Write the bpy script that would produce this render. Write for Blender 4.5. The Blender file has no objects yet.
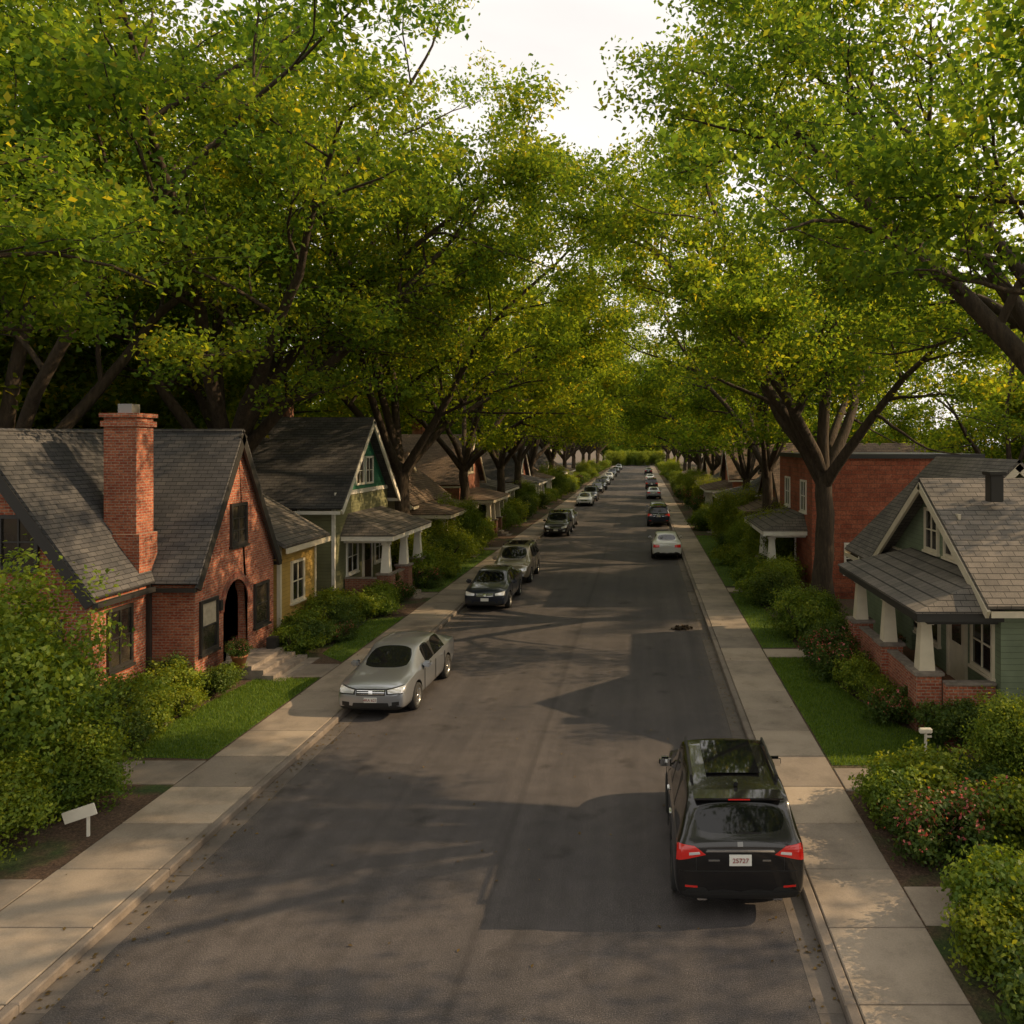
import bpy, bmesh, math, random
import numpy as np
from mathutils import Vector, Matrix
from mathutils.bvhtree import BVHTree
random.seed(7)
R=random.Random(11)
sc=bpy.context.scene
COL=sc.collection
sc.view_settings.view_transform='Standard'
sc.view_settings.look='None'
sc.view_settings.exposure=0
# ------------------------------------------------------------ camera
H=6.9
cam=bpy.data.cameras.new('camera'); camo=bpy.data.objects.new('camera',cam); COL.objects.link(camo)
camo.location=(0,0,H); camo.rotation_euler=(math.radians(90),0,0)
cam.sensor_width=36; cam.lens=28.125; cam.clip_end=3000; cam.clip_start=.1
cam.shift_x=-130/1024; cam.shift_y=-67/1024
sc.camera=camo
# ------------------------------------------------------------ light
SUN_EL=math.radians(29); SUN_AZ=math.radians(84)   # azimuth from +Y towards +X
sd=Vector((math.sin(SUN_AZ)*math.cos(SUN_EL),math.cos(SUN_AZ)*math.cos(SUN_EL),math.sin(SUN_EL)))
sl=bpy.data.lights.new('sun','SUN'); sl.energy=5; sl.angle=math.radians(.5); sl.color=(1,.72,.41)
so=bpy.data.objects.new('sun',sl); COL.objects.link(so); so.rotation_euler=sd.to_track_quat('Z','Y').to_euler()
so.location=(40,20,40)
w=bpy.data.worlds.new('World'); sc.world=w; w.use_nodes=True
nt=w.node_tree; sky=nt.nodes.new('ShaderNodeTexSky'); sky.sky_type='NISHITA'; sky.sun_disc=False
sky.sun_elevation=SUN_EL; sky.sun_rotation=SUN_AZ; sky.dust_density=6; sky.air_density=1.0; sky.ozone_density=.6
bg=nt.nodes['Background']; bg.inputs[1].default_value=.15
tc=nt.nodes.new('ShaderNodeTexCoord'); mpn=nt.nodes.new('ShaderNodeMapping'); mpn.inputs['Scale'].default_value=(1.5,1.5,5)
cn=nt.nodes.new('ShaderNodeTexNoise'); cn.inputs['Scale'].default_value=1.6; cn.inputs['Detail'].default_value=6
cr_=nt.nodes.new('ShaderNodeValToRGB'); cr_.color_ramp.elements[0].position=.3; cr_.color_ramp.elements[0].color=(.75,.75,.75,1); cr_.color_ramp.elements[1].position=.7; cr_.color_ramp.elements[1].color=(.95,.95,.95,1)
mxn=nt.nodes.new('ShaderNodeMix'); mxn.data_type='RGBA'; mxn.inputs[7].default_value=(8.4,7.9,7.3,1)
nt.links.new(tc.outputs['Generated'],mpn.inputs[0]); nt.links.new(mpn.outputs[0],cn.inputs['Vector']); nt.links.new(cn.outputs['Fac'],cr_.inputs[0]); nt.links.new(cr_.outputs[0],mxn.inputs[0])
nt.links.new(sky.outputs[0],mxn.inputs[6]); nt.links.new(mxn.outputs[2],bg.inputs[0])
# ------------------------------------------------------------ materials
class M:
    def __init__(s,name):
        s.m=bpy.data.materials.new(name); s.m.use_nodes=True; s.t=s.m.node_tree; s.b=s.t.nodes['Principled BSDF']
        s.out=s.t.nodes['Material Output']
    def n(s,ty,**k):
        x=s.t.nodes.new(ty)
        for a,b in k.items(): setattr(x,a,b)
        return x
    def l(s,a,b): s.t.links.new(a,b)
    def pos(s): return s.n('ShaderNodeNewGeometry').outputs['Position']
    def noise(s,vec,scale,detail=4,rough=.55):
        x=s.n('ShaderNodeTexNoise'); x.inputs['Scale'].default_value=scale; x.inputs['Detail'].default_value=detail; x.inputs['Roughness'].default_value=rough
        if vec is not None: s.l(vec,x.inputs['Vector'])
        return x.outputs['Fac']
    def ramp(s,fac,stops):
        x=s.n('ShaderNodeValToRGB'); cr=x.color_ramp
        while len(cr.elements)<len(stops): cr.elements.new(.5)
        for e,(p,c) in zip(cr.elements,stops):
            e.position=p; e.color=(*c,1) if len(c)==3 else c
        s.l(fac,x.inputs[0]); return x.outputs[0]
    def math(s,op,a,b=None):
        x=s.n('ShaderNodeMath',operation=op)
        for i,v in enumerate((a,b)):
            if v is None: continue
            if isinstance(v,(int,float)): x.inputs[i].default_value=v
            else: s.l(v,x.inputs[i])
        return x.outputs[0]
    def mix(s,f,a,b,mode='MIX'):
        x=s.n('ShaderNodeMix',data_type='RGBA',blend_type=mode)
        for i,v in ((0,f),(6,a),(7,b)):
            if isinstance(v,(int,float)): x.inputs[i].default_value=v
            elif isinstance(v,tuple): x.inputs[i].default_value=(*v,1)
            else: s.l(v,x.inputs[i])
        return x.outputs[2]
    def bump(s,h,dist,st=1):
        x=s.n('ShaderNodeBump'); x.inputs['Distance'].default_value=dist; x.inputs['Strength'].default_value=st
        s.l(h,x.inputs['Height']); s.l(x.outputs[0],s.b.inputs['Normal']); return x
    def wallvec(s):
        g=s.n('ShaderNodeNewGeometry'); sp=s.n('ShaderNodeSeparateXYZ'); s.l(g.outputs['Position'],sp.inputs[0])
        sn=s.n('ShaderNodeSeparateXYZ'); s.l(g.outputs['True Normal'],sn.inputs[0])
        ax=s.math('ABSOLUTE',sn.outputs[0]); ay=s.math('ABSOLUTE',sn.outputs[1])
        gt=s.math('GREATER_THAN',ax,ay)
        u=s.n('ShaderNodeMix',data_type='FLOAT'); s.l(gt,u.inputs[0]); s.l(sp.outputs[0],u.inputs[2]); s.l(sp.outputs[1],u.inputs[3])
        c=s.n('ShaderNodeCombineXYZ'); s.l(u.outputs[0],c.inputs[0]); s.l(sp.outputs[2],c.inputs[1])
        return c.outputs[0],sp
def simple(name,col,rough=.6,metal=0,nz=0,scale=8,spec=None,coat=0):
    m=M(name)
    if nz:
        f=m.noise(m.pos(),scale)
        c=m.ramp(f,[(.3,tuple(x*(1-nz) for x in col)),(.7,tuple(min(1,x*(1+nz)) for x in col))]); m.l(c,m.b.inputs['Base Color'])
    else: m.b.inputs['Base Color'].default_value=(*col,1)
    m.b.inputs['Roughness'].default_value=rough; m.b.inputs['Metallic'].default_value=metal
    if spec is not None: m.b.inputs['Specular IOR Level'].default_value=spec
    if coat: m.b.inputs['Coat Weight'].default_value=coat; m.b.inputs['Coat Roughness'].default_value=.03
    return m.m
def brickmat(name,c1,c2,mortar,bw=.22,bh=.075,ms=.011):
    m=M(name); v,sp=m.wallvec()
    b=m.n('ShaderNodeTexBrick'); m.l(v,b.inputs['Vector']); b.inputs['Scale'].default_value=1
    b.inputs['Brick Width'].default_value=bw; b.inputs['Row Height'].default_value=bh; b.inputs['Mortar Size'].default_value=ms
    b.inputs['Mortar Smooth'].default_value=.2
    b.inputs['Color1'].default_value=(*c1,1); b.inputs['Color2'].default_value=(*c2,1); b.inputs['Mortar'].default_value=(*mortar,1)
    f=m.noise(m.pos(),.9,5,.65); f2=m.noise(m.pos(),18,3)
    c=m.mix(1.0,b.outputs['Color'],m.ramp(f,[(.3,(.6,.55,.55)),(.7,(1.15,1.1,1.05))]),'MULTIPLY')
    c=m.mix(.8,c,m.ramp(f2,[(.3,(.5,.45,.45)),(.7,(1.3,1.3,1.3))]),'MULTIPLY')
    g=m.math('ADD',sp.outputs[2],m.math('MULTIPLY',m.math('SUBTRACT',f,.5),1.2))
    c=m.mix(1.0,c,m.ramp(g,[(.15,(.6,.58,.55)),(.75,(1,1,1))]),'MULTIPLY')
    m.l(c,m.b.inputs['Base Color']); m.b.inputs['Roughness'].default_value=.9
    h=m.math('SUBTRACT',f2,b.outputs['Fac']); m.bump(h,.01,.9)
    return m.m
def shingle(name,c1,c2):
    m=M(name); v,sp=m.wallvec()
    b=m.n('ShaderNodeTexBrick'); m.l(v,b.inputs['Vector']); b.inputs['Scale'].default_value=1
    b.inputs['Brick Width'].default_value=.32; b.inputs['Row Height'].default_value=.11; b.inputs['Mortar Size'].default_value=.008
    b.inputs['Color1'].default_value=(*c1,1); b.inputs['Color2'].default_value=(*c2,1); b.inputs['Mortar'].default_value=tuple(x*.35 for x in c1)+(1,)
    f=m.noise(m.pos(),.7,5,.7); f2=m.noise(m.pos(),60,2)
    c=m.mix(1.0,b.outputs['Color'],m.ramp(f,[(.3,(.6,.6,.6)),(.7,(1.3,1.22,1.15))]),'MULTIPLY')
    c=m.mix(.7,c,m.ramp(f2,[(.3,(.6,.6,.6)),(.7,(1.3,1.3,1.3))]),'MULTIPLY')
    m.l(c,m.b.inputs['Base Color']); m.b.inputs['Roughness'].default_value=.92
    saw=m.math('FRACT',m.math('DIVIDE',sp.outputs[2],.11)); h=m.math('SUBTRACT',m.math('MULTIPLY',saw,-.8),b.outputs['Fac']); m.bump(h,.02,.8)
    return m.m
def siding(name,col,step=.14):
    m=M(name); v,sp=m.wallvec()
    saw=m.math('FRACT',m.math('DIVIDE',sp.outputs[2],step))
    f=m.noise(m.pos(),1.3,5,.6)
    c=m.ramp(f,[(.3,tuple(x*.75 for x in col)),(.7,tuple(x*1.15 for x in col))])
    line=m.ramp(saw,[(0,(.35,.35,.35)),(.10,(1,1,1))]); c=m.mix(1.0,c,line,'MULTIPLY')
    m.l(c,m.b.inputs['Base Color']); m.b.inputs['Roughness'].default_value=.65
    m.bump(m.math('MULTIPLY',saw,-1),.02,.7)
    return m.m
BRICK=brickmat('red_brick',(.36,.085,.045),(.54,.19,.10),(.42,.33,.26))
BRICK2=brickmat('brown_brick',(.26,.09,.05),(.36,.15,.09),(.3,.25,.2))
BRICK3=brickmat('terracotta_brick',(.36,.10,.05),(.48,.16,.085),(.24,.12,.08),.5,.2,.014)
ROOF=shingle('slate_shingle',(.066,.068,.076),(.105,.105,.11))
ROOF2=shingle('brown_shingle',(.13,.095,.07),(.19,.14,.10))
ROOFG=shingle('grey_shingle',(.13,.12,.11),(.18,.165,.15))
OLIVE=siding('olive_siding',(.18,.18,.09)); YEL=siding('ochre_siding',(.44,.28,.07)); SAGE=siding('sage_siding',(.17,.21,.13))
TERRA=siding('terracotta_siding',(.48,.16,.085),.18); TAN=siding('tan_siding',(.36,.29,.2)); GREENSH=siding('green_shingle_siding',(.03,.17,.095),.12); GREY=siding('grey_siding',(.22,.23,.24))
WHITE=simple('white_trim_paint',(.76,.72,.64),.5,nz=.08,scale=3); DARKTRIM=simple('dark_trim_paint',(.03,.028,.026),.5); DARKBR=simple('dark_brown_paint',(.06,.035,.022),.5,nz=.15)
CREAM=simple('cream_paint',(.66,.58,.44),.5,nz=.08,scale=3)
STONE=simple('stone',(.24,.20,.17),.9,nz=.3,scale=5); WOODFL=simple('porch_wood',(.18,.08,.045),.6,nz=.25)
METAL=simple('metal_flashing',(.3,.3,.3),.4,.8); POT=simple('terracotta_pot',(.38,.15,.08),.8,nz=.15)
def glassmat():
    m=M('window_glass'); f=m.noise(m.pos(),.9,2)
    c=m.ramp(f,[(.35,(.012,.013,.015)),(.6,(.05,.042,.03)),(.75,(.14,.11,.07))]); m.l(c,m.b.inputs['Base Color'])
    m.b.inputs['Roughness'].default_value=.06; m.b.inputs['Specular IOR Level'].default_value=.8
    return m.m
GLASS=glassmat()
CURT=simple('curtain_fabric',(.42,.36,.27),.9,nz=.15)
def asphalt():
    m=M('asphalt'); p=m.pos()
    sp=m.n('ShaderNodeSeparateXYZ'); m.l(p,sp.inputs[0])
    big=m.noise(p,.22,6,.6); fine=m.noise(p,60,3,.75); mid=m.noise(p,3,5,.7)
    mp=m.n('ShaderNodeMapping'); mp.inputs['Scale'].default_value=(1.6,.05,1); m.l(p,mp.inputs[0]); streak=m.noise(mp.outputs[0],1,5,.6)
    c=m.ramp(big,[(.3,(.060,.056,.060)),(.7,(.096,.085,.083))])
    c=m.mix(.7,c,m.ramp(streak,[(.3,(.7,.7,.7)),(.7,(1.3,1.28,1.25))]),'MULTIPLY')
    c=m.mix(.8,c,m.ramp(mid,[(.3,(.75,.75,.75)),(.7,(1.25,1.25,1.25))]),'MULTIPLY')
    c=m.mix(1.0,c,m.ramp(fine,[(.33,(.35,.35,.35)),(.55,(1.0,1.0,1.0)),(.75,(2.8,2.7,2.6))]),'MULTIPLY')
    dx=m.math('ABSOLUTE',m.math('ADD',m.math('ADD',sp.outputs[0],2.35),m.math('MULTIPLY',m.math('SUBTRACT',mid,.5),.14)))
    seam=m.ramp(dx,[(0,(.78,.78,.78)),(.05,(.85,.85,.85)),(.09,(1,1,1))]); c=m.mix(1.0,c,seam,'MULTIPLY')
    oil=m.ramp(m.noise(p,.9,3,.5),[(.62,(1,1,1)),(.72,(.6,.6,.6))]); c=m.mix(1.0,c,oil,'MULTIPLY')
    ex=m.math('ABSOLUTE',m.math('ADD',sp.outputs[0],2.55)); 
    e=m.math('ADD',ex,m.math('MULTIPLY',m.math('SUBTRACT',mid,.5),1.4))
    dust=m.ramp(m.math('DIVIDE',e,5.2),[(.84,(0,0,0)),(1,(.5,.5,.5))]); c=m.mix(dust,c,(.13,.11,.09))
    m.l(c,m.b.inputs['Base Color']); m.b.inputs['Specular IOR Level'].default_value=.35
    m.l(m.ramp(mid,[(.3,(.72,)*3),(.7,(.9,)*3)]),m.b.inputs['Roughness'])
    m.bump(fine,.008,.7); return m.m
ASPH=asphalt()
def concrete(name,col):
    m=M(name); p=m.pos(); a=m.n('ShaderNodeAttribute',attribute_name='var')
    f=m.noise(p,1.2,6,.65); f2=m.noise(p,40,3,.7)
    c=m.ramp(f,[(.25,tuple(x*.6 for x in col)),(.5,col),(.75,tuple(x*1.15 for x in col))])
    c=m.mix(.5,c,m.ramp(f2,[(.3,(.7,.7,.7)),(.7,(1.2,1.2,1.2))]),'MULTIPLY')
    st=m.ramp(m.noise(p,.45,4,.6),[(.52,(1,1,1)),(.68,(.72,.70,.68))]); c=m.mix(1.0,c,st,'MULTIPLY')
    c=m.mix(1.0,c,m.ramp(a.outputs['Fac'],[(0,(.70,.70,.72)),(1,(1.15,1.12,1.08))]),'MULTIPLY')
    m.l(c,m.b.inputs['Base Color']); m.b.inputs['Roughness'].default_value=.88; m.bump(f2,.004,.5); return m.m
CONC=concrete('concrete',(.32,.268,.215)); KERB=concrete('kerb_concrete',(.22,.185,.155)); GUT=concrete('gutter_concrete',(.14,.12,.105))
def soil():
    m=M('soil_mulch'); p=m.pos(); f=m.noise(p,.5,5); f2=m.noise(p,22,4,.7)
    a=m.ramp(f2,[(.3,(.03,.018,.012)),(.55,(.10,.06,.038)),(.75,(.19,.125,.08))]); g=m.ramp(f2,[(.3,(.02,.035,.01)),(.7,(.06,.10,.02))])
    c=m.mix(m.ramp(f,[(.52,(0,0,0)),(.62,(1,1,1))]),a,g); m.l(c,m.b.inputs['Base Color']); m.b.inputs['Roughness'].default_value=1; m.bump(f2,.04,1); return m.m
SOIL=soil()
def turf():
    m=M('turf'); p=m.pos(); f=m.noise(p,1.1,5); f2=m.noise(p,50,3,.7)
    c=m.ramp(f,[(.3,(.05,.10,.012)),(.7,(.10,.17,.022))]); c=m.mix(.8,c,m.ramp(f2,[(.3,(.5,.5,.5)),(.7,(1.4,1.4,1.3))]),'MULTIPLY')
    m.l(c,m.b.inputs['Base Color']); m.b.inputs['Roughness'].default_value=1; m.bump(f2,.03,1); return m.m
TURF=turf()
def leafmat(name,stops,trans=.45,tboost=1.6,gold=.0,cheap=False,red=1.2):
    m=M(name); a=m.n('ShaderNodeAttribute',attribute_name='var')
    c=m.ramp(a.outputs['Fac'],stops)
    oi=m.n('ShaderNodeObjectInfo')
    if gold: c=m.mix(m.math('MULTIPLY',oi.outputs['Random'],gold),c,m.mix(1.0,c,(2.1,1.45,.7),'MULTIPLY'))
    if cheap: src=m.n('ShaderNodeBsdfDiffuse'); m.l(c,src.inputs[0])
    else:
        src=m.b; m.l(c,m.b.inputs['Base Color']); m.b.inputs['Roughness'].default_value=.5; m.b.inputs['Specular IOR Level'].default_value=.25
    t=m.n('ShaderNodeBsdfTranslucent'); m.l(m.mix(1.0,c,(tboost*red,tboost,tboost*.3),'MULTIPLY'),t.inputs[0])
    x=m.n('ShaderNodeMixShader'); x.inputs[0].default_value=trans; m.l(src.outputs[0],x.inputs[1]); m.l(t.outputs[0],x.inputs[2]); m.l(x.outputs[0],m.out.inputs[0])
    return m.m
LEAF=leafmat('tree_leaves',[(0,(.026,.064,.018)),(.4,(.062,.122,.028)),(.75,(.112,.17,.030)),(1,(.22,.215,.032))],.52,3.1,.5,True,1.22)
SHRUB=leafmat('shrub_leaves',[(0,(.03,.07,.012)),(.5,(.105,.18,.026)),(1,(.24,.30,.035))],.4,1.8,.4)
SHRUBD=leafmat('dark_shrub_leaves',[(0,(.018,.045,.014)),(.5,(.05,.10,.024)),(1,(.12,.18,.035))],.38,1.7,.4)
SHRUBR=leafmat('flowering_leaves',[(0,(.03,.06,.012)),(.6,(.07,.12,.022)),(.80,(.11,.13,.02)),(.82,(.55,.10,.10)),(1,(.65,.28,.27))],.3,1.3,.0,False,1.1)
GRASS=leafmat('grass_blades',[(0,(.06,.125,.012)),(1,(.17,.25,.035))],.4,1.6,0)
def bark():
    m=M('bark'); p=m.pos(); mp=m.n('ShaderNodeMapping'); mp.inputs['Scale'].default_value=(9,9,1.6); m.l(p,mp.inputs[0]); f=m.noise(mp.outputs[0],1,6,.7)
    m.l(m.ramp(f,[(.3,(.022,.016,.011)),(.6,(.07,.05,.033)),(.8,(.13,.095,.065))]),m.b.inputs['Base Color']); m.b.inputs['Roughness'].default_value=.95; m.bump(f,.06,1); return m.m
BARK=bark()
# ------------------------------------------------------------ mesh helpers
def empty(name,loc=(0,0,0)):
    o=bpy.data.objects.new(name,None); o.location=loc; COL.objects.link(o); o.empty_display_size=.3; return o
def obj(name,me,parent=None,loc=None):
    o=bpy.data.objects.new(name,me); COL.objects.link(o)
    if parent: o.parent=parent
    if loc: o.location=loc
    return o
def mesh(name,verts,faces,mat,smooth=False,recalc=True):
    me=bpy.data.meshes.new(name); me.from_pydata([tuple(v) for v in verts],[],faces)
    if mat: me.materials.append(mat)
    if recalc:
        bm=bmesh.new(); bm.from_mesh(me); bmesh.ops.recalc_face_normals(bm,faces=bm.faces); bm.to_mesh(me); bm.free()
    if smooth:
        me.polygons.foreach_set('use_smooth',[True]*len(me.polygons))
    return me
BF=[(0,1,2,3),(4,7,6,5),(0,4,5,1),(1,5,6,2),(2,6,7,3),(3,7,4,0)]
def bxv(x0,x1,y0,y1,z0,z1):
    return [(x0,y0,z0),(x1,y0,z0),(x1,y1,z0),(x0,y1,z0),(x0,y0,z1),(x1,y0,z1),(x1,y1,z1),(x0,y1,z1)]
def box(name,parent,x0,x1,y0,y1,z0,z1,mat,bevel=0):
    x0,x1=min(x0,x1),max(x0,x1); y0,y1=min(y0,y1),max(y0,y1)
    me=mesh(name,bxv(x0,x1,y0,y1,z0,z1),BF,mat)
    if bevel:
        bm=bmesh.new(); bm.from_mesh(me); bmesh.ops.bevel(bm,geom=bm.edges[:],offset=bevel,segments=2,affect='EDGES'); bm.to_mesh(me); bm.free()
    return obj(name,me,parent)
def slab(name,parent,q,th,mat):
    q=[Vector(p) for p in q]; n=(q[1]-q[0]).cross(q[3]-q[0]).normalized()
    if n.z<0: n=-n
    return obj(name,mesh(name,[p for p in q]+[p-n*th for p in q],BF,mat),parent)
def quads_np(name,V,var,mat,smooth=False):
    n=len(V)//4; me=bpy.data.meshes.new(name)
    me.vertices.add(n*4); me.vertices.foreach_set('co',V.astype(np.float32).ravel())
    me.loops.add(n*4); me.loops.foreach_set('vertex_index',np.arange(n*4,dtype=np.int32))
    me.polygons.add(n); me.polygons.foreach_set('loop_start',np.arange(0,n*4,4,dtype=np.int32))
    me.update(calc_edges=True)
    a=me.attributes.new('var','FLOAT','FACE'); a.data.foreach_set('value',var.astype(np.float32))
    me.materials.append(mat); return me
def leaves(name,C,n_per,rad,size,mat,seed,flat=.6,up=.7,cvar=None,outward=None):
    rg=np.random.default_rng(seed); C=np.asarray(C,float); N=len(C)*n_per
    idx=np.repeat(np.arange(len(C)),n_per)
    off=rg.normal(size=(N,3))*rad*np.array([1,1,flat]); P=C[idx]+off
    nn=rg.normal(size=(N,3)); nn[:,2]+=up
    if outward is not None: nn+=outward[idx]*1.2
    nn/=np.linalg.norm(nn,axis=1)[:,None]
    t=rg.normal(size=(N,3)); t-=nn*(t*nn).sum(1)[:,None]; t/=np.linalg.norm(t,axis=1)[:,None]
    b=np.cross(nn,t); s=size*rg.uniform(.65,1.35,N)[:,None]
    V=np.empty((N,4,3)); V[:,0]=P-t*s*.5; V[:,1]=P+b*s*.3+nn*s*.12; V[:,2]=P+t*s*.5; V[:,3]=P-b*s*.3+nn*s*.12
    if cvar is None: cvar=rg.uniform(0,1,len(C))
    var=np.clip(cvar[idx]*.5+rg.uniform(0,1,N)*.5,0,1)
    return quads_np(name,V.reshape(-1,3),var,mat)
# ------------------------------------------------------------ trees
def tubes(name,T,mat):
    V=[];F=[]
    for pts,rad,sides in T:
        base=len(V); n=len(pts)
        for i,p in enumerate(pts):
            d=(pts[min(i+1,n-1)]-pts[max(i-1,0)]).normalized()
            a=d.orthogonal().normalized() if i==0 else (a-d*a.dot(d)).normalized()
            b=d.cross(a)
            for k in range(sides):
                an=2*math.pi*k/sides; V.append(p+(a*math.cos(an)+b*math.sin(an))*rad[i])
        for i in range(n-1):
            for k in range(sides):
                k2=(k+1)%sides; F.append((base+i*sides+k,base+i*sides+k2,base+(i+1)*sides+k2,base+(i+1)*sides+k))
    return mesh(name,V,F,mat,smooth=True,recalc=False)
def make_tree(seed,Ht,trunk_h,r0,limbs,n_leaf=50,lsize=.23,dens=(8,6),crad=.40,droop=0.0,lean=(0,0),cmin=7.5,curl=.07):
    rr=random.Random(seed); T=[];C=[]
    def g(s): return Vector((rr.gauss(0,s),rr.gauss(0,s),rr.gauss(0,s)))
    def grow(p,d,L,r,lv,outd=None):
        if lv>=2 and p.z<cmin-1.2+.6*rr.random(): return
        n=(12,9,7,4)[lv]; st=L/n; pts=[p.copy()]; rad=[r]; ds=[d.copy()]
        for i in range(n):
            d=d+g((.05,.10,.14,.2)[lv])
            if lv==1 and outd is not None:
                f=i/n; d=d+outd*(curl if f<.75 else curl*.6)+Vector((0,0,.02 if f<.5 else -.01-droop))
            if lv>=2: d=d+Vector((0,0,.05 if d.z<0 else -.03))
            d.normalize(); p=p+d*st; pts.append(p.copy()); ds.append(d.copy())
            f=(i+1)/n; rad.append(max(.008,r*(1-f*.8)))
        T.append((pts,rad,(10,8,5,3)[lv]))
        if lv==3:
            for f in (.45,.75,1.0):
                q=pts[int(f*n)]+g(.15)
                if q.z>cmin-.8*rr.random(): C.append(q)
            return
        nch=dens[0] if lv==1 else dens[1]
        for k in range(nch):
            f=(.22+.78*(k+rr.random()*.8)/nch) if lv==1 else (.15+.85*(k+rr.random())/nch)
            f=min(f,1); i=min(int(f*n),n-1)
            q=pts[i].lerp(pts[i+1],f*n-i if f*n-i<=1 else 1); dd=ds[i]
            ax=dd.orthogonal().normalized(); ax.rotate(Matrix.Rotation(rr.uniform(0,2*math.pi),3,dd))
            an=rr.uniform(.55,1.15); cd=dd.copy(); cd.rotate(Matrix.Rotation(an,3,ax))
            if cd.z<-.35: cd.z*=-.4
            cd.normalize()
            grow(q,cd,L*(.42 if lv==1 else .46)*(1.15-f*.5)*rr.uniform(.75,1.25),rad[i]*.5,lv+1)
        if lv==1: grow(pts[-1],ds[-1],L*.22,rad[-1],2)
    pts=[];rad=[];n=7
    for i in range(n+1):
        f=i/n; pts.append(Vector((lean[0]*f*f+rr.gauss(0,.04),lean[1]*f*f+rr.gauss(0,.04),-.1+(trunk_h+.1)*f))); rad.append(r0*(1.0-.25*f+.55*max(0,1-f*5)))
    T.append((pts,rad,14)); top=pts[-1]
    for (az,tilt,L) in limbs:
        az=math.radians(az); tl=math.radians(tilt); o=Vector((math.cos(az),math.sin(az),0))
        d=o*math.sin(tl)+Vector((0,0,math.cos(tl)))
        grow(top-Vector((0,0,rr.uniform(0,.12)*trunk_h)),d,L,r0*rr.uniform(.48,.62),1,o)
    wood=tubes('branches',T,BARK); C=np.array([tuple(c) for c in C])
    lv=leaves('leaves',C,n_leaf,crad,lsize,LEAF,seed)
    return wood,lv
def put_tree(tm,x,y,rot=0,s=1,name='street_tree',zs=1):
    e=empty(name,(x,y,.08)); e.rotation_euler=(0,0,math.radians(rot)); e.scale=(s,s,s*zs)
    obj('trunk_and_limbs',tm[0],e); obj('foliage',tm[1],e); return e
def limbset(seed,n,L,t0=16,t1=38):
    r=random.Random(seed); return [(360*k/n+r.uniform(-20,20),r.uniform(t0,t1),L*r.uniform(.85,1.1)) for k in range(n)]+[(r.uniform(0,360),6,L*1.1)]
TV=[make_tree(21,22,5.0,.42,limbset(1,6,14.5),cmin=6.6),make_tree(22,22,5.6,.40,limbset(2,5,15),cmin=7),make_tree(23,20,4.5,.38,limbset(3,6,13.5),cmin=6.2)]
TVF=[make_tree(27,22,5.0,.42,limbset(4,6,14.5),26,.36,dens=(7,5),crad=.6,cmin=6.4),make_tree(28,20,4.6,.4,limbset(5,6,14),26,.36,dens=(7,5),crad=.6,cmin=6)]
TT=make_tree(25,18,4.0,.3,limbset(8,4,11),34,.22,dens=(4,4),crad=.40,cmin=5)  # sparse crown, shaped to let the sun through in dapples
TD=make_tree(24,14,2.4,.3,limbset(6,6,10,15,50),42,.30,dens=(8,6),crad=.55,cmin=1.2)
TR0=make_tree(31,22,5.2,.46,[(168,30,12.5),(188,22,13.5),(145,22,13.5),(212,34,9),(120,30,9),(245,20,8.5),(60,22,8),(0,22,10)],76,.14,dens=(8,6),crad=.32,cmin=9.6,curl=.06)
TR1=make_tree(32,22,5.6,.44,[(175,36,13),(200,26,13),(150,20,15.5),(230,30,10),(20,28,11),(75,30,11),(300,24,8.5),(180,8,16)],62,.18,dens=(8,6),crad=.35,cmin=8.6)
TL1=make_tree(33,24,6.5,.48,[(0,44,14),(-20,28,15.5),(25,30,15.5),(5,14,17.5),(70,25,16),(140,30,15),(215,30,15),(270,25,16),(-45,40,14),(180,8,18)],68,.18,crad=.36,cmin=8.2)
put_tree(TR0,10.2,15.5); put_tree(TR1,7.4,32.6)
put_tree(TL1,-15.8,30.5); put_tree(TV[0],-20.5,25.5,40,1.1)
put_tree(TR0,-16.3,11.5,175,.95)
put_tree(TV[1],-12.6,-11,20,.9); put_tree(TV[0],8.4,-14,60,.9)
rr=random.Random(5)
y=41; i=0
while y<255:
    tm=TV[i%3] if y<85 else TVF[i%2]
    put_tree(tm,-12.4+rr.uniform(-.5,.5),y,rr.uniform(0,360),rr.uniform(.96,1.12)); y+=rr.uniform(12,14)*(1 if y<100 else 1.6); i+=1
y=47
while y<255:
    tm=TV[(i+1)%3] if y<85 else TVF[i%2]
    put_tree(tm,7.8+rr.uniform(-.4,.4),y,rr.uniform(0,360),rr.uniform(.90,1.02)); y+=rr.uniform(14,16.5)*(1 if y<100 else 1.5); i+=1
for (x,y,s) in [(-30,34,1.2),(-24,46,1.1),(-33,16,1.1),(-42,52,1.4),(36,42,1.05),(35,56,1.0)]:
    put_tree(TV[rr.randrange(3)],x,y,rr.uniform(0,360),s,'added_shade_tree')
for (x,y,s) in [(18,8,.8),(21,0,.8),(22,48,1.0),(21,25,.75)]:  # mostly off-frame trees, added to break up sunlight on the road
    put_tree(TT,x,y,rr.uniform(0,360),s,'added_shade_tree')
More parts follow.
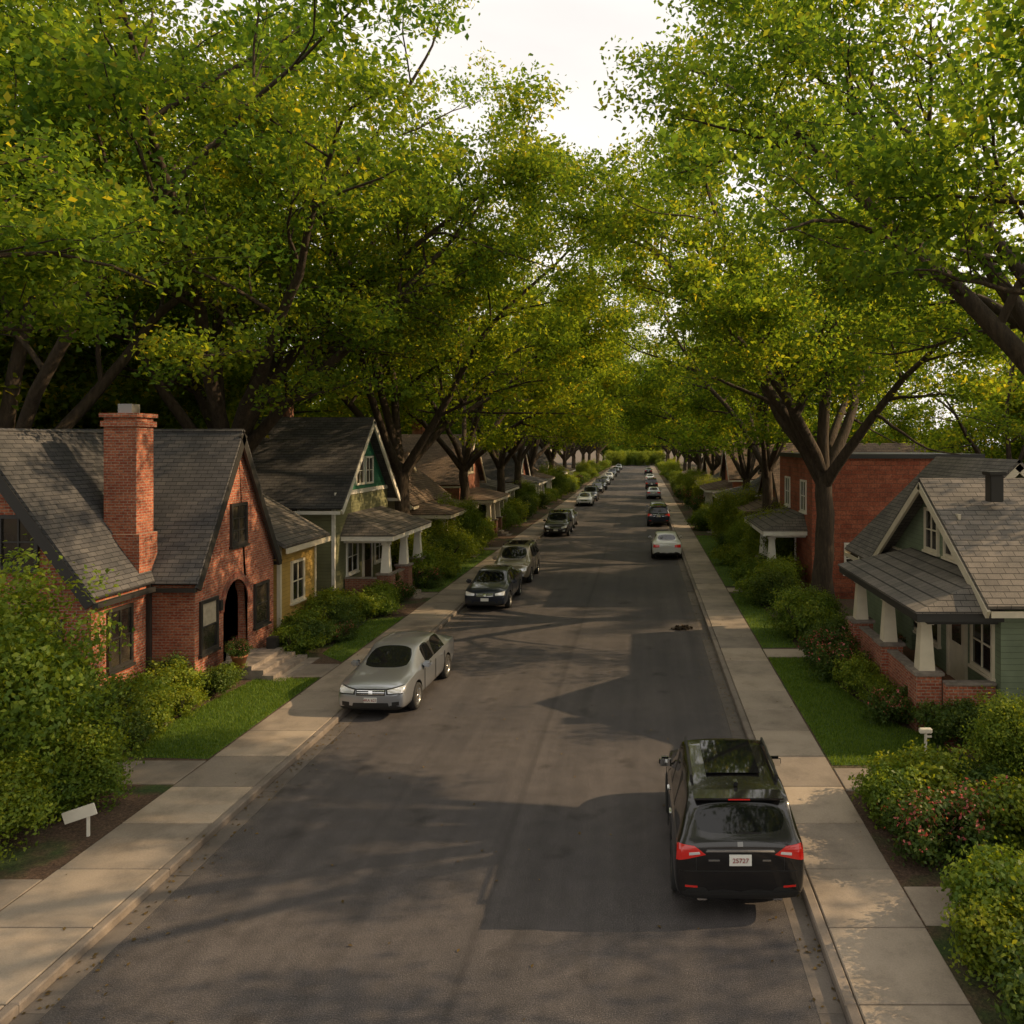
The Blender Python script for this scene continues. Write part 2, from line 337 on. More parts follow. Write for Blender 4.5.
for (x,y,s) in [(-23,33,.8),(-27,27,.9),(-30,40,1),(-25,52,1),(-24,66,1),(-25,82,1),(-26,100,1.1),(-26,125,1.2),(-27,155,1.2),(-36,28,1.1),(-28,190,1.3),
                (21,56,.6),(21,68,.65),(22,82,.7),(22,102,.8),(23,126,1.0),(24,155,1.1),(24,190,1.2),(36,30,1.0),(38,38,1.2),(33,46,1.0),(30,54,1.0),(44,46,1.3),(40,62,1.3),(31,38,.8),
                (-24,280,1.3),(-14,290,1.2),(-5,300,1.2),(4,296,1.2),(13,288,1.3),(24,275,1.4),(-36,268,1.5),(36,262,1.5),(-9,278,.9),(0,276,.9),(-4,270,.6)]:
    put_tree(TD,x,y,rr.uniform(0,360),s,'added_shade_tree')
# ------------------------------------------------------------ ground
def sheet(name,x0,x1,y0,y1,z,mat,n=(1,1)):
    me=mesh(name,[(x0,y0,z),(x1,y0,z),(x1,y1,z),(x0,y1,z)],[(0,1,2,3)],mat,recalc=False); return obj(name,me)
KL=-7.55; KR=2.45
sheet('ground',-1500,1500,-200,2500,-.06,SOIL)
sheet('road',KL,KR,-30,420,0,ASPH)
sheet('yard_ground',-160,-9.35,-30,420,.105,SOIL); sheet('yard_ground',3.98,160,-30,420,.105,SOIL)
def slabs(name,rects,z0,z1,mat,gap=.012,bev=.012):
    V=[];F=[];var=[]
    r=random.Random(len(rects))
    for (x0,x1,y0,y1) in rects:
        b=len(V); g=gap/2; x0+=g;x1-=g;y0+=g;y1-=g; dz=r.uniform(-.004,.004)
        V+=[(x0,y0,z0),(x1,y0,z0),(x1,y1,z0),(x0,y1,z0),(x0,y0,z1-bev+dz),(x1,y0,z1-bev+dz),(x1,y1,z1-bev+dz),(x0,y1,z1-bev+dz),
            (x0+bev,y0+bev,z1+dz),(x1-bev,y0+bev,z1+dz),(x1-bev,y1-bev,z1+dz),(x0+bev,y1-bev,z1+dz)]
        f=[(0,1,5,4),(1,2,6,5),(2,3,7,6),(3,0,4,7),(4,5,9,8),(5,6,10,9),(6,7,11,10),(7,4,8,11),(8,9,10,11)]
        F+=[tuple(b+i for i in q) for q in f]; var+=[r.random()]*9
    me=mesh(name,V,F,mat,recalc=False); a=me.attributes.new('var','FLOAT','FACE'); a.data.foreach_set('value',var); return obj(name,me)
def rows(x0,x1,step,ya=-12,yb=330): 
    out=[];y=ya
    while y<yb: out.append((x0,x1,y,y+step)); y+=step
    return out
slabs('sidewalk',rows(KL-1.8,KL-.16,1.55),-.05,.12,CONC,.026,.014); slabs('sidewalk',rows(KR+.16,KR+1.55,1.55),-.05,.12,CONC,.026,.014)
slabs('kerb',rows(KL-.16,KL,3.1),-.05,.125,KERB,.008,.02); slabs('kerb',rows(KR,KR+.16,3.1),-.05,.125,KERB,.008,.02)
slabs('gutter',rows(KL,KL+.32,3.1),-.03,.006,GUT,.01,.002); slabs('gutter',rows(KR-.32,KR,3.1),-.03,.006,GUT,.01,.002)
def path(name,x0,x1,y0,y1):
    n=max(1,round(abs(x1-x0)/1.3)); x0,x1=min(x0,x1),max(x0,x1); st=(x1-x0)/n
    slabs(name,[(x0+k*st,x0+(k+1)*st,y0,y1) for k in range(n)],0,.122,CONC)
LX=KL-1.81; RX=KR+1.56
path('front_path',LX,-13.4,16.0,17.2); path('front_path',LX,-13.6,11.4,12.5); path('front_path',LX,-11.5,23.4,24.8)
path('front_path',LX,-11.4,35.6,36.8); path('front_path',LX,-12,52,53.2)
path('front_path',RX,9.2,15.7,16.8); path('front_path',RX,8.5,11.3,12.3); path('front_path',RX,6.6,25.6,26.6); path('front_path',RX,6.6,37,38)
def lawn(poly,seed,dens=900,name='lawn'):
    e=empty(name); xs=[p[0] for p in poly]; ys=[p[1] for p in poly]
    obj('turf',mesh('turf',[(x,y,.112) for x,y in poly],[tuple(range(len(poly)))],TURF),e)
    rg=np.random.default_rng(seed); A=(max(xs)-min(xs))*(max(ys)-min(ys)); n=int(A*dens)
    px=rg.uniform(min(xs),max(xs),n); py=rg.uniform(min(ys),max(ys),n); ins=np.zeros(n,bool); j=len(poly)-1
    for i in range(len(poly)):
        xi,yi=poly[i]; xj,yj=poly[j]; c=((yi>py)!=(yj>py))&(px<(xj-xi)*(py-yi)/(yj-yi+1e-12)+xi); ins^=c; j=i
    px=px[ins];py=py[ins];n=len(px); an=rg.uniform(0,2*np.pi,n); h=rg.uniform(.03,.075,n); w_=rg.uniform(.006,.011,n)
    ca,sa=np.cos(an),np.sin(an); lx=rg.normal(0,.02,n); ly=rg.normal(0,.02,n)
    V=np.empty((n,4,3)); V[:,0]=np.stack([px-ca*w_,py-sa*w_,np.full(n,.11)],1); V[:,1]=np.stack([px+ca*w_,py+sa*w_,np.full(n,.11)],1)
    V[:,2]=np.stack([px+lx+ca*w_*.2,py+ly+sa*w_*.2,.11+h],1); V[:,3]=np.stack([px+lx-ca*w_*.2,py+ly-sa*w_*.2,.11+h],1)
    obj('blades',quads_np('blades',V.reshape(-1,3),rg.uniform(0,1,n),GRASS),e)
lawn([(LX-.02,17.3),(LX-.02,23.3),(-11.2,23.2),(-11.5,20),(-11.3,17.4)],1,1400)
lawn([(LX-.02,25.0),(LX-.02,31.5),(-10.6,31),(-10.4,26)],2,700)
lawn([(RX+.02,16.95),(7.1,17.0),(7.0,18.2),(6.1,19.5),(5.6,22),(5.3,25.5),(RX+.02,25.5)],3,1400)
lawn([(RX+.02,26.8),(5.2,26.8),(5.0,36.5),(RX+.02,36.5)],4,500)
lawn([(LX-.02,37),(LX-.02,51.5),(-11,51.5),(-11,37)],5,250)
lawn([(RX+.02,38.5),(5.6,38.5),(5.4,60),(RX+.02,60)],6,200)
# ------------------------------------------------------------ shrubs
def shrub_mesh(seed,w_,h,nl,size,mat,lob=7):
    rg=np.random.default_rng(seed); C=[];O=[]
    lobes=[]
    for k in range(lob):
        a=rg.uniform(0,2*np.pi); r=rg.uniform(.1,.42)*w_; lobes.append((np.array([math.cos(a)*r,math.sin(a)*r,h*rg.uniform(.25,.75)]),rg.uniform(.13,.28)*w_,rg.uniform(.16,.34)*h))
    lobes.append((np.array([0,0,h*.42]),.32*w_,.40*h))
    for c,r,rz in lobes:
        n=30
        d=rg.normal(size=(n,3)); d/=np.linalg.norm(d,axis=1)[:,None]; rad=rg.uniform(.5,1.35,n)[:,None]
        p=c+d*rad*np.array([r,r,rz]); ok=p[:,2]>.04; C.append(p[ok]); O.append(d[ok])
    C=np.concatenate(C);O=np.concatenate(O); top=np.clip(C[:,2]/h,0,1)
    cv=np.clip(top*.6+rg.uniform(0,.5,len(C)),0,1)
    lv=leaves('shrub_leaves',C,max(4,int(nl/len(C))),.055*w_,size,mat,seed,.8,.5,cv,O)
    T=[]
    r2=random.Random(seed)
    for k in range(9):
        a=r2.uniform(0,6.28); e=Vector((math.cos(a)*w_*.3,math.sin(a)*w_*.3,h*.75)); T.append(([Vector((0,0,0)),e*.5+Vector((0,0,.1*h)),e],[.025,.018,.006],5))
    return tubes('stems',T,BARK),lv
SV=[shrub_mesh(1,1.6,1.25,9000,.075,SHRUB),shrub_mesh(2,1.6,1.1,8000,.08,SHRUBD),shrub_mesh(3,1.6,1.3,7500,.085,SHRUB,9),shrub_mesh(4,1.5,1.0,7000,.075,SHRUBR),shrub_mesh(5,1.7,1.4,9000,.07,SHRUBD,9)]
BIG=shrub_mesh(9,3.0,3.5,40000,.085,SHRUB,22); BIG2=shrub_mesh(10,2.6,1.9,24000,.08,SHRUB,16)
def shrub(k,x,y,s=1,zs=1,name='shrub',rot=None):
    tm=SV[k] if isinstance(k,int) else k
    if k==3: name='flowering_shrub'
    e=empty(name,(x,y,.1)); e.rotation_euler=(0,0,rr.uniform(0,6.28) if rot is None else rot); e.scale=(s,s,s*zs); obj('stems',tm[0],e); obj('leaves',tm[1],e)
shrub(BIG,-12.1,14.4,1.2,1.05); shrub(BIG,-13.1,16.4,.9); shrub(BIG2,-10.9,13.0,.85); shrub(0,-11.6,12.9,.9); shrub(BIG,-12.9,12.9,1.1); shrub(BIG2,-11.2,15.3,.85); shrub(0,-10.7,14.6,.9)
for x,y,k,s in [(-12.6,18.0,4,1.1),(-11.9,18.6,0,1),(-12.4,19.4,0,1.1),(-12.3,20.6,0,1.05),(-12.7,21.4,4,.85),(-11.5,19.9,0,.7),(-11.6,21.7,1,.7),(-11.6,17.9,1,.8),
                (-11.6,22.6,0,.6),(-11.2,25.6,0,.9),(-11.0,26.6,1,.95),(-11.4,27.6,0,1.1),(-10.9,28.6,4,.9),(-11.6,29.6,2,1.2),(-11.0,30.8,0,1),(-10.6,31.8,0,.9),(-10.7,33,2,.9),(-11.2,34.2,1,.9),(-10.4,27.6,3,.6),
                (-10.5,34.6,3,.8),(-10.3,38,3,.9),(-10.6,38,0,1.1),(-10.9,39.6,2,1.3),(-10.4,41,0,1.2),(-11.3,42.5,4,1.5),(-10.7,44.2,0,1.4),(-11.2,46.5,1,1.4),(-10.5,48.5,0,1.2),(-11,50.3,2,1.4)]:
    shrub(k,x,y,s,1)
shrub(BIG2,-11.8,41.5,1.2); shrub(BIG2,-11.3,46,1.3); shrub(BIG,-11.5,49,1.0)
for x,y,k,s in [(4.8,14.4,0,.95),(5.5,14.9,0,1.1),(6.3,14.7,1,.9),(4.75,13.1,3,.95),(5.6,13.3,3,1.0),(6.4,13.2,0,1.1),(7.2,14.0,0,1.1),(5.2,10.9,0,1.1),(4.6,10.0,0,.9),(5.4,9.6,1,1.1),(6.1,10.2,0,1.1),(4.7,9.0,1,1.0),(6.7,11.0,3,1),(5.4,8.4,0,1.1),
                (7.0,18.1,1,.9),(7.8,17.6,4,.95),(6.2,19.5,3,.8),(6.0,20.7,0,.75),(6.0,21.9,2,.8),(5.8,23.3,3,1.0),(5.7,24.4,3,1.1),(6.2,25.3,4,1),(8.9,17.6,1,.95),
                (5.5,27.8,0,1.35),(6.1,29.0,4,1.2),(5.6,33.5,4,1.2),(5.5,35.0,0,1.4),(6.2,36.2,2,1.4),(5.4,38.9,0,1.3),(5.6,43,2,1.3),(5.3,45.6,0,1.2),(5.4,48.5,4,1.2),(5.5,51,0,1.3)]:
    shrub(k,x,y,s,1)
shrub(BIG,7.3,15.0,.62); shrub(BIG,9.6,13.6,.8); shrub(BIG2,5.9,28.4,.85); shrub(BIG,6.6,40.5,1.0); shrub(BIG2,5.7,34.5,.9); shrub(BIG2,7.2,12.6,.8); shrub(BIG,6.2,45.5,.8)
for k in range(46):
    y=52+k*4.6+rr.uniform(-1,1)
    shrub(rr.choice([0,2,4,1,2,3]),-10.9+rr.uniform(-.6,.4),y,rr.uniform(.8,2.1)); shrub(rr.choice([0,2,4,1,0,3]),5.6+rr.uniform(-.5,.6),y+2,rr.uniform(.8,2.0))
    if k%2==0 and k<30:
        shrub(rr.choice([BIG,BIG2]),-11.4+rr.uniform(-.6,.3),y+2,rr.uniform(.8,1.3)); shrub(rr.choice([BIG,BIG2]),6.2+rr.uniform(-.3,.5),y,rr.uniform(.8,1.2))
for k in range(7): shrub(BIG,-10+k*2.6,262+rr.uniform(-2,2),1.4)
def flower_pot(x,y,z,s=1):
    prof=[(.0001,0),(.13,0),(.19,.28),(.21,.28),(.21,.33),(.18,.33),(.17,.29),(.0001,.29)]
    V=[];F=[];n=len(prof);sg=20
    for k in range(sg):
        a=2*math.pi*k/sg
        for r_,zz in prof: V.append((r_*math.cos(a),r_*math.sin(a),zz))
    for k in range(sg):
        k2=(k+1)%sg
        for i in range(n-1): F.append((k*n+i,k2*n+i,k2*n+i+1,k*n+i+1))
    e=empty('flower_pot',(x,y,z)); e.scale=(s,s,s); obj('pot',mesh('pot',V,F,POT,smooth=True),e)
    o=obj('plant',SV[3][1],e); o.location=(0,0,.25); o.scale=(.42,.42,.45)
flower_pot(7.25,20.4,.70,.9); flower_pot(7.3,23.2,.70,1.0); flower_pot(-11.55,22.95,.52,1.1); flower_pot(-10.95,35.2,.60,1.0); flower_pot(-11.2,38.0,.60,1.1)
# ------------------------------------------------------------ building helpers
class Bld:
    def __init__(s,name,xf,sg,yc):
        s.e=empty(name,(0,0,0)); s.x=xf; s.s=sg; s.y=yc
    def P(s,u,v,z): return (s.x+s.s*u,s.y+v,z)
    def box(s,n,u0,u1,v0,v1,z0,z1,m,bv=0): return box(n,s.e,s.x+s.s*u0,s.x+s.s*u1,s.y+v0,s.y+v1,z0,z1,m,bv)
    def slab(s,n,q,th,m): return slab(n,s.e,[s.P(*p) for p in q],th,m)
    def mesh(s,n,V,F,m): return obj(n,mesh(n,[s.P(*p) for p in V],F,m),s.e)
    def gable_u(s,u0,u1,v0,v1,z0,ze,zr,wm,rm,tm,oh=.4,gm=None,ou0=0):
        vm=(v0+v1)/2
        V=[];
        for u in (u0,u1): V+=[(u,v0,z0),(u,v1,z0),(u,v1,ze),(u,vm,zr),(u,v0,ze)]
        s.mesh('walls',V,[(0,1,2,3,4),(9,8,7,6,5),(0,5,6,1),(1,6,7,2),(2,7,8,3),(3,8,9,4),(4,9,5,0)],wm)
        sl=(zr-ze)/(vm-v0); t=.06
        for sg_,vv in ((-1,v0),(1,v1)):
            ev=vv+sg_*oh; ez=ze-oh*sl
            s.slab('roof',[(u0-oh+ou0,vm,zr+t+.06),(u1+oh,vm,zr+t+.06),(u1+oh,ev,ez+t+.06),(u0-oh+ou0,ev,ez+t+.06)],.10,rm)
            s.slab('rake_board',[(u1+oh-.05,vm,zr+t-.06),(u1+oh+.03,vm,zr+t-.06),(u1+oh+.03,ev,ez+t-.06),(u1+oh-.05,ev,ez+t-.06)],.20,tm)
            s.box('eave_fascia',u0-oh+ou0,u1+oh-.06,ev-.02 if sg_>0 else ev-.03,ev+.03 if sg_>0 else ev+.02,ez-.14,ez+.0,tm)
    def gable_v(s,u0,u1,v0,v1,z0,ze,zr,wm,rm,tm,oh=.4,um=None):
        if um is None: um=(u0+u1)/2
        V=[]
        for v in (v0,v1): V+=[(u0,v,z0),(u1,v,z0),(u1,v,ze),(um,v,zr),(u0,v,ze)]
        s.mesh('walls',V,[(0,1,2,3,4),(9,8,7,6,5),(0,5,6,1),(1,6,7,2),(2,7,8,3),(3,8,9,4),(4,9,5,0)],wm)
        for sg_,uu in ((-1,u0),(1,u1)):
            sl=(zr-ze)/abs(um-uu); eu=uu+sg_*oh; ez=ze-oh*sl
            s.slab('roof',[(um,v0-oh,zr+.12),(um,v1+oh,zr+.12),(eu,v1+oh,ez+.12),(eu,v0-oh,ez+.12)],.10,rm)
            for vv,dd in ((v0-oh-.03,.08),(v1+oh-.05,.08)):
                s.slab('rake_board',[(um,vv,zr),(um,vv+dd,zr),(eu,vv+dd,ez),(eu,vv,ez)],.20,tm)
            s.box('eave_fascia',eu-.02,eu+.03,v0-oh+.06,v1+oh-.06,ez-.14,ez+.0,tm)
    def win_u(s,u,v0,v1,z0,z1,tm,mun=(2,1),fr=.09,curt=False,sill=True):
        s.box('window_glass',u+.005,u+.025,v0,v1,z0,z1,GLASS)
        if curt: s.box('window_blind',u+.026,u+.030,v0,v1,z0+(z1-z0)*.5,z1,CURT)
        for a,b,c,d in ((v0-fr,v0,z0-fr,z1+fr),(v1,v1+fr,z0-fr,z1+fr),(v0,v1,z1,z1+fr),(v0,v1,z0-fr,z0)): s.box('window_frame',u,u+.07,a,b,c,d,tm)
        for k in range(1,mun[0]): v=v0+(v1-v0)*k/mun[0]; s.box('window_muntin',u+.01,u+.05,v-.02,v+.02,z0,z1,tm)
        for k in range(1,mun[1]+1): z=z0+(z1-z0)*k/(mun[1]+1); s.box('window_muntin',u+.012,u+.048,v0,v1,z-.02,z+.02,tm)
        if sill: s.box('window_sill',u,u+.11,v0-fr-.04,v1+fr+.04,z0-fr-.07,z0-fr-.002,tm)
    def win_v(s,v,u0,u1,z0,z1,tm,mun=(2,1),fr=.09,d=-1,sill=True):
        s.box('window_glass',u0,u1,v+d*.005,v+d*.025,z0,z1,GLASS)
        for a,b,c,e in ((u0-fr,u0,z0-fr,z1+fr),(u1,u1+fr,z0-fr,z1+fr),(u0,u1,z1,z1+fr),(u0,u1,z0-fr,z0)): s.box('window_frame',a,b,v,v+d*.07,c,e,tm)
        for k in range(1,mun[0]): u=u0+(u1-u0)*k/mun[0]; s.box('window_muntin',u-.02,u+.02,v+d*.01,v+d*.05,z0,z1,tm)
        for k in range(1,mun[1]+1): z=z0+(z1-z0)*k/(mun[1]+1); s.box('window_muntin',u0,u1,v+d*.012,v+d*.048,z-.02,z+.02,tm)
        if sill: s.box('window_sill',u0-fr-.04,u1+fr+.04,v,v+d*.11,z0-fr-.07,z0-fr-.002,tm)
    def door(s,u,v0,v1,z0,z1,dm,tm):
        s.box('door',u,u+.04,v0,v1,z0,z1,dm); s.box('door_glass',u+.04,u+.05,v0+.2,v1-.2,z0+1.0,z1-.2,GLASS)
        s.box('door_frame',u,u+.08,v0-.12,v0,z0,z1+.12,tm); s.box('door_frame',u,u+.08,v1,v1+.12,z0,z1+.12,tm); s.box('door_frame',u,u+.08,v0,v1,z1,z1+.12,tm)
    def porch(s,u0,u1,v0,v1,zf,ze,zt,posts,colm,brick,rm,tm,oh=.35,rail=True,rin=.9,flm=None):
        s.box('porch_base',u0+.004,u1,v0,v1,.0,zf-.06,brick); s.box('porch_floor',u0+.006,u1+.06,v0-.06,v1+.06,zf-.058,zf,flm or WOODFL)
        a,b,c=v0-oh,v1+oh,u1+oh
        V=[(u0+.01,a,ze),(c,a,ze),(c,b,ze),(u0+.01,b,ze),(u0+.01,a+rin,zt),(u0+.01,b-rin,zt),(u0+.01,a,ze+.05),(c,a,ze+.05),(c,b,ze+.05),(u0+.01,b,ze+.05)]
        s.mesh('porch_roof',V,[(0,1,2,3),(6,7,4),(7,8,5,4),(8,9,5),(0,1,7,6),(1,2,8,7),(2,3,9,8),(0,6,4,5,9,3)],rm)
        s.box('porch_fascia',u0+.02,c-.04,a+.03,a+.09,ze-.2,ze-.003,tm); s.box('porch_fascia',u0+.02,c-.04,b-.09,b-.03,ze-.2,ze-.003,tm); s.box('porch_fascia',c-.10,c-.04,a+.091,b-.091,ze-.2,ze-.003,tm)
        s.box('porch_beam',u1-.3,u1-.05,v0,v1,ze-.32,ze-.006,tm)
        s.box('porch_beam',u0+.02,u1-.301,v0,v0+.22,ze-.32,ze-.006,tm); s.box('porch_beam',u0+.02,u1-.301,v1-.22,v1,ze-.32,ze-.006,tm)
        for v in posts:
            um=u1-.18; pz=zf+.75
            s.box('pier',um-.3,um+.3,v-.3,v+.3,.0,pz,brick); s.box('pier_cap',um-.35,um+.35,v-.35,v+.35,pz,pz+.08,STONE)
            z1=ze-.33; b0=.19; t0=.12
            V=[(um-b0,v-b0,pz+.08),(um+b0,v-b0,pz+.08),(um+b0,v+b0,pz+.08),(um-b0,v+b0,pz+.08),(um-t0,v-t0,z1),(um+t0,v-t0,z1),(um+t0,v+t0,z1),(um-t0,v+t0,z1)]
            s.mesh('porch_column',V,BF,colm); s.box('column_capital',um-.17,um+.17,v-.17,v+.17,z1-.10,z1+.002,colm)
        if rail:
            ps=sorted(posts)
            for k in range(len(ps)-1):
                if rail=='gap' and k==len(ps)//2: continue
                s.box('porch_wall',u1-.28,u1-.08,ps[k]+.3,ps[k+1]-.3,zf,zf+.6,brick); s.box('porch_wall_cap',u1-.32,u1-.04,ps[k]+.302,ps[k+1]-.302,zf+.6,zf+.66,STONE)
            s.box('porch_wall',u0+.05,u1-.48,v0+.05,v0+.22,zf,zf+.6,brick); s.box('porch_wall_cap',u0+.05,u1-.48,v0+.01,v0+.26,zf+.6,zf+.66,STONE)
    def steps(s,u,v0,v1,z,n,m=STONE,tr=.32):
        for k in range(n): s.box('step',u+.002*(k+1)+tr*k,u+tr*(k+1),v0-.03*k,v1+.03*k,.0,z-(z-.12)*(k+1)/(n+0.0)*.98+ .0,m)
    def chimney(s,u0,u1,v0,v1,z0,z1,m):
        s.box('chimney',u0,u1,v0,v1,z0,z1,m); s.box('chimney_cap',u0-.06,u1+.06,v0-.06,v1+.06,z1,z1+.12,m); s.box('chimney_flue',u0+.25,u1-.25,v0+.2,v1-.2,z1+.12,z1+.38,METAL)
B=Bld('brick_house',-12.3,1,0)
v0,v1,vm=22.0,26.7,24.35; ze,zr=3.35,7.25
V=[]
for u in (-6,-1.0): V+=[(u,v0,0),(u,v1,0),(u,v1,ze),(u,vm,zr),(u,v0,ze)]
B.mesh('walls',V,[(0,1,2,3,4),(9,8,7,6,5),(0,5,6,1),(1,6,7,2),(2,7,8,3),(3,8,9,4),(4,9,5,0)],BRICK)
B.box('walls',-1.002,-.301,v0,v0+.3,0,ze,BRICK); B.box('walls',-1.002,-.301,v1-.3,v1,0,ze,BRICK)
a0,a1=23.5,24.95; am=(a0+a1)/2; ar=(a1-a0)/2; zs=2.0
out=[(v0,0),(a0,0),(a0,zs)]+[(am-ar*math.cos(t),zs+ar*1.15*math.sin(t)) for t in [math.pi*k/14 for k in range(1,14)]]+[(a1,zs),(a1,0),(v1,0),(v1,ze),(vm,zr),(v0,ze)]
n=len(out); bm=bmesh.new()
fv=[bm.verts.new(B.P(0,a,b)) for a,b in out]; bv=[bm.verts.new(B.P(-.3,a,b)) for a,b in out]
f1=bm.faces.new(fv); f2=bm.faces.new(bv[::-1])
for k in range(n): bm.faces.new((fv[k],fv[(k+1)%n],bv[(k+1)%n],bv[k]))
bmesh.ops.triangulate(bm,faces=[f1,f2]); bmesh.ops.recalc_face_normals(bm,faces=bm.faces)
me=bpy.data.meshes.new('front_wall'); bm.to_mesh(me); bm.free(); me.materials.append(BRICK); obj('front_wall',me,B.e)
ARB=brickmat('arch_brick',(.26,.07,.045),(.36,.11,.07),(.25,.2,.16),.08,.22)
V=[];F=[]
K=16
for k in range(K+1):
    t=math.pi*k/K
    for r_ in (1.0,1.28):
        for u in (0,.035): V.append((u,am-ar*r_*math.cos(t),zs+ar*(1.15+(r_-1))*math.sin(t)))
for k in range(K):
    b=k*4;c=b+4; F+=[(b+1,b+3,c+3,c+1),(b,b+1,c+1,c),(b+2,c+2,c+3,b+3)]
B.mesh('arch_ring',V,F,ARB)
B.box('entry_floor',-1.0+.002,.3,a0-.15,a1+.15,0,.52,STONE)
B.box('front_door',-1.0+.003,-.93,a0+.25,a1-.25,.53,2.55,DARKBR); B.box('door_glass',-.93,-.92,a0+.5,a1-.5,1.3,2.3,GLASS)
sl=(zr-ze)/(vm-v0)
for sg_,vv in ((-1,v0),(1,v1)):
    oh=.22; ev=vv+sg_*oh; ez=ze-oh*sl
    B.slab('roof',[(-6,vm,zr+.14),(.18,vm,zr+.14),(.18,ev,ez+.14),(-6,ev,ez+.14)],.11,ROOF)
    B.slab('rake_board',[(.12,vm,zr+.02),(.2,vm,zr+.02),(.2,ev,ez+.02),(.12,ev,ez+.02)],.22,DARKTRIM)
    B.box('gutter_trough',-1.0,.16,ev-.06,ev+.06,ez-.10,ez+.01,DARKTRIM)
B.win_u(0,23.95,24.75,3.95,5.05,DARKTRIM,(2,2)); B.win_u(0,22.3,23.05,1.15,2.45,DARKTRIM,(1,1),curt=True); B.win_u(0,25.4,26.2,1.2,2.4,DARKTRIM,(1,1))
u1=-1.2; u0=-6.8; um=-4.0; va=19.6; vb=29; zm=7.2
V=[]
for v in (va,vb): V+=[(u0,v,0),(u1,v,0),(u1,v,3.35),(um,v,zm),(u0,v,3.35)]
B.mesh('walls',V,[(0,1,2,3,4),(9,8,7,6,5),(0,5,6,1),(1,6,7,2),(2,7,8,3),(3,8,9,4),(4,9,5,0)],BRICK)
for sg_,uu in ((-1,u0),(1,u1)):
    s_=(zm-3.35)/abs(um-uu); eu=uu+sg_*.22; ez=3.35-.22*s_
    B.slab('roof',[(um,va-.2,zm+.13),(um,vb+.2,zm+.13),(eu,vb+.2,ez+.13),(eu,va-.2,ez+.13)],.11,ROOF)
    B.slab('rake_board',[(um,va-.22,zm+.01),(um,va-.13,zm+.01),(eu,va-.13,ez+.01),(eu,va-.22,ez+.01)],.26,DARKTRIM)
B.box('gutter_trough',u1+.17,u1+.31,va-.2,21.7,ez-.12,ez+.0,DARKTRIM)
B.box('downspout',u1+.02,u1+.12,21.75,21.85,.1,3.1,DARKTRIM)
B.win_u(u1,20.25,21.05,1.25,2.65,DARKTRIM,(2,1)); 
B.win_v(va,-3.35,-2.55,3.95,5.1,DARKTRIM,(2,1)); B.win_v(va,-3.1,-1.95,1.2,2.55,DARKTRIM,(2,1)); B.win_v(va,-5.3,-4.4,1.2,2.55,DARKTRIM,(2,1))
B.box('chimney',-2.2,-1.32,21.55,22.3,3.2,7.65,BRICK); B.box('chimney_band',-2.26,-1.26,21.49,22.36,7.40,7.55,BRICK); B.box('chimney_cap',-2.28,-1.24,21.47,22.38,7.652,7.76,BRICK); B.box('chimney_flue',-1.95,-1.57,21.75,22.1,7.761,8.02,METAL)
B.box('chimney_shoulder',-1.9,-1.18,21.45,22.25,3.0,4.5,BRICK)
B.box('stoop',.302,1.0,a0-.35,a1+.35,0,.50,STONE)
for k in range(3): B.box('step',1.002+.34*k,1.0+.34*(k+1)+.0,a0-.35-.1*k,a1+.35+.1*k,0,.50-.125*(k+1),STONE)
B.box('porch_light',.0,.12,23.15,23.27,2.1,2.4,DARKTRIM)
B.box('planter',.5,.8,25.1,25.4,.502,.85,DARKTRIM,.02)
A=Bld('ochre_cottage',-12.4,1,0)
A.mesh('walls',[(-3,27.4,0),(0,27.4,0),(0,30.4,0),(-3,30.4,0),(-3,27.4,5.3),(0,27.4,3.55),(0,30.4,3.55),(-3,30.4,5.3)],BF,YEL)
A.slab('roof',[(-3.2,27.0,5.62),(.4,27.0,3.5),(.4,30.8,3.5),(-3.2,30.8,5.62)],.12,ROOFG)
A.box('eave_fascia',.38,.44,27.0,30.8,3.22,3.4,CREAM)
A.win_u(0,28.3,29.2,1.4,2.7,CREAM,(2,1)); A.box('corner_board',-.1,.02,30.3,30.42,0,3.5,CREAM); A.box('corner_board',-.1,.02,27.38,27.5,0,3.5,CREAM)
C2=Bld('craftsman_house',-12.7,1,0)
C2.gable_u(-9,0,33.0,39.9,0,4.7,8.05,OLIVE,ROOF,WHITE,.5)
C2.mesh('gable_shingles',[(.03,36.45,7.85),(.03,33.4,4.95),(.03,39.5,4.95)],[(0,1,2)],GREENSH)
C2.box('belt_course',.0,.06,33.0,39.9,4.75,4.93,WHITE)
C2.win_u(.03,35.4,36.25,5.2,6.3,WHITE,(2,1),sill=False); C2.win_u(.03,36.65,37.5,5.2,6.3,WHITE,(2,1),sill=False)
C2.win_u(0,34.4,35.6,1.4,2.7,WHITE,(2,1)); C2.door(0,36.4,37.4,.62,2.7,DARKBR,WHITE); C2.win_u(0,38,39.2,1.4,2.7,WHITE,(2,1))
C2.win_v(33.0,-2.6,-1.5,3.2,4.3,WHITE,(2,1)); C2.win_v(33.0,-3.2,-1.2,1.2,2.5,WHITE,(3,1)); C2.win_v(33,-6,-5,1.2,2.5,WHITE,(2,1))
C2.box('corner_board',-.1,.025,32.975,33.1,0,4.5,WHITE)
C2.porch(0,1.9,34,39.5,.6,3.05,3.95,[34.35,36.9,39.15],WHITE,BRICK2,ROOFG,WHITE,rail='gap'); C2.steps(1.96,35.4,36.6,.6,3)
C2.chimney(-5,-4.2,38,38.8,5,8.9,BRICK2)
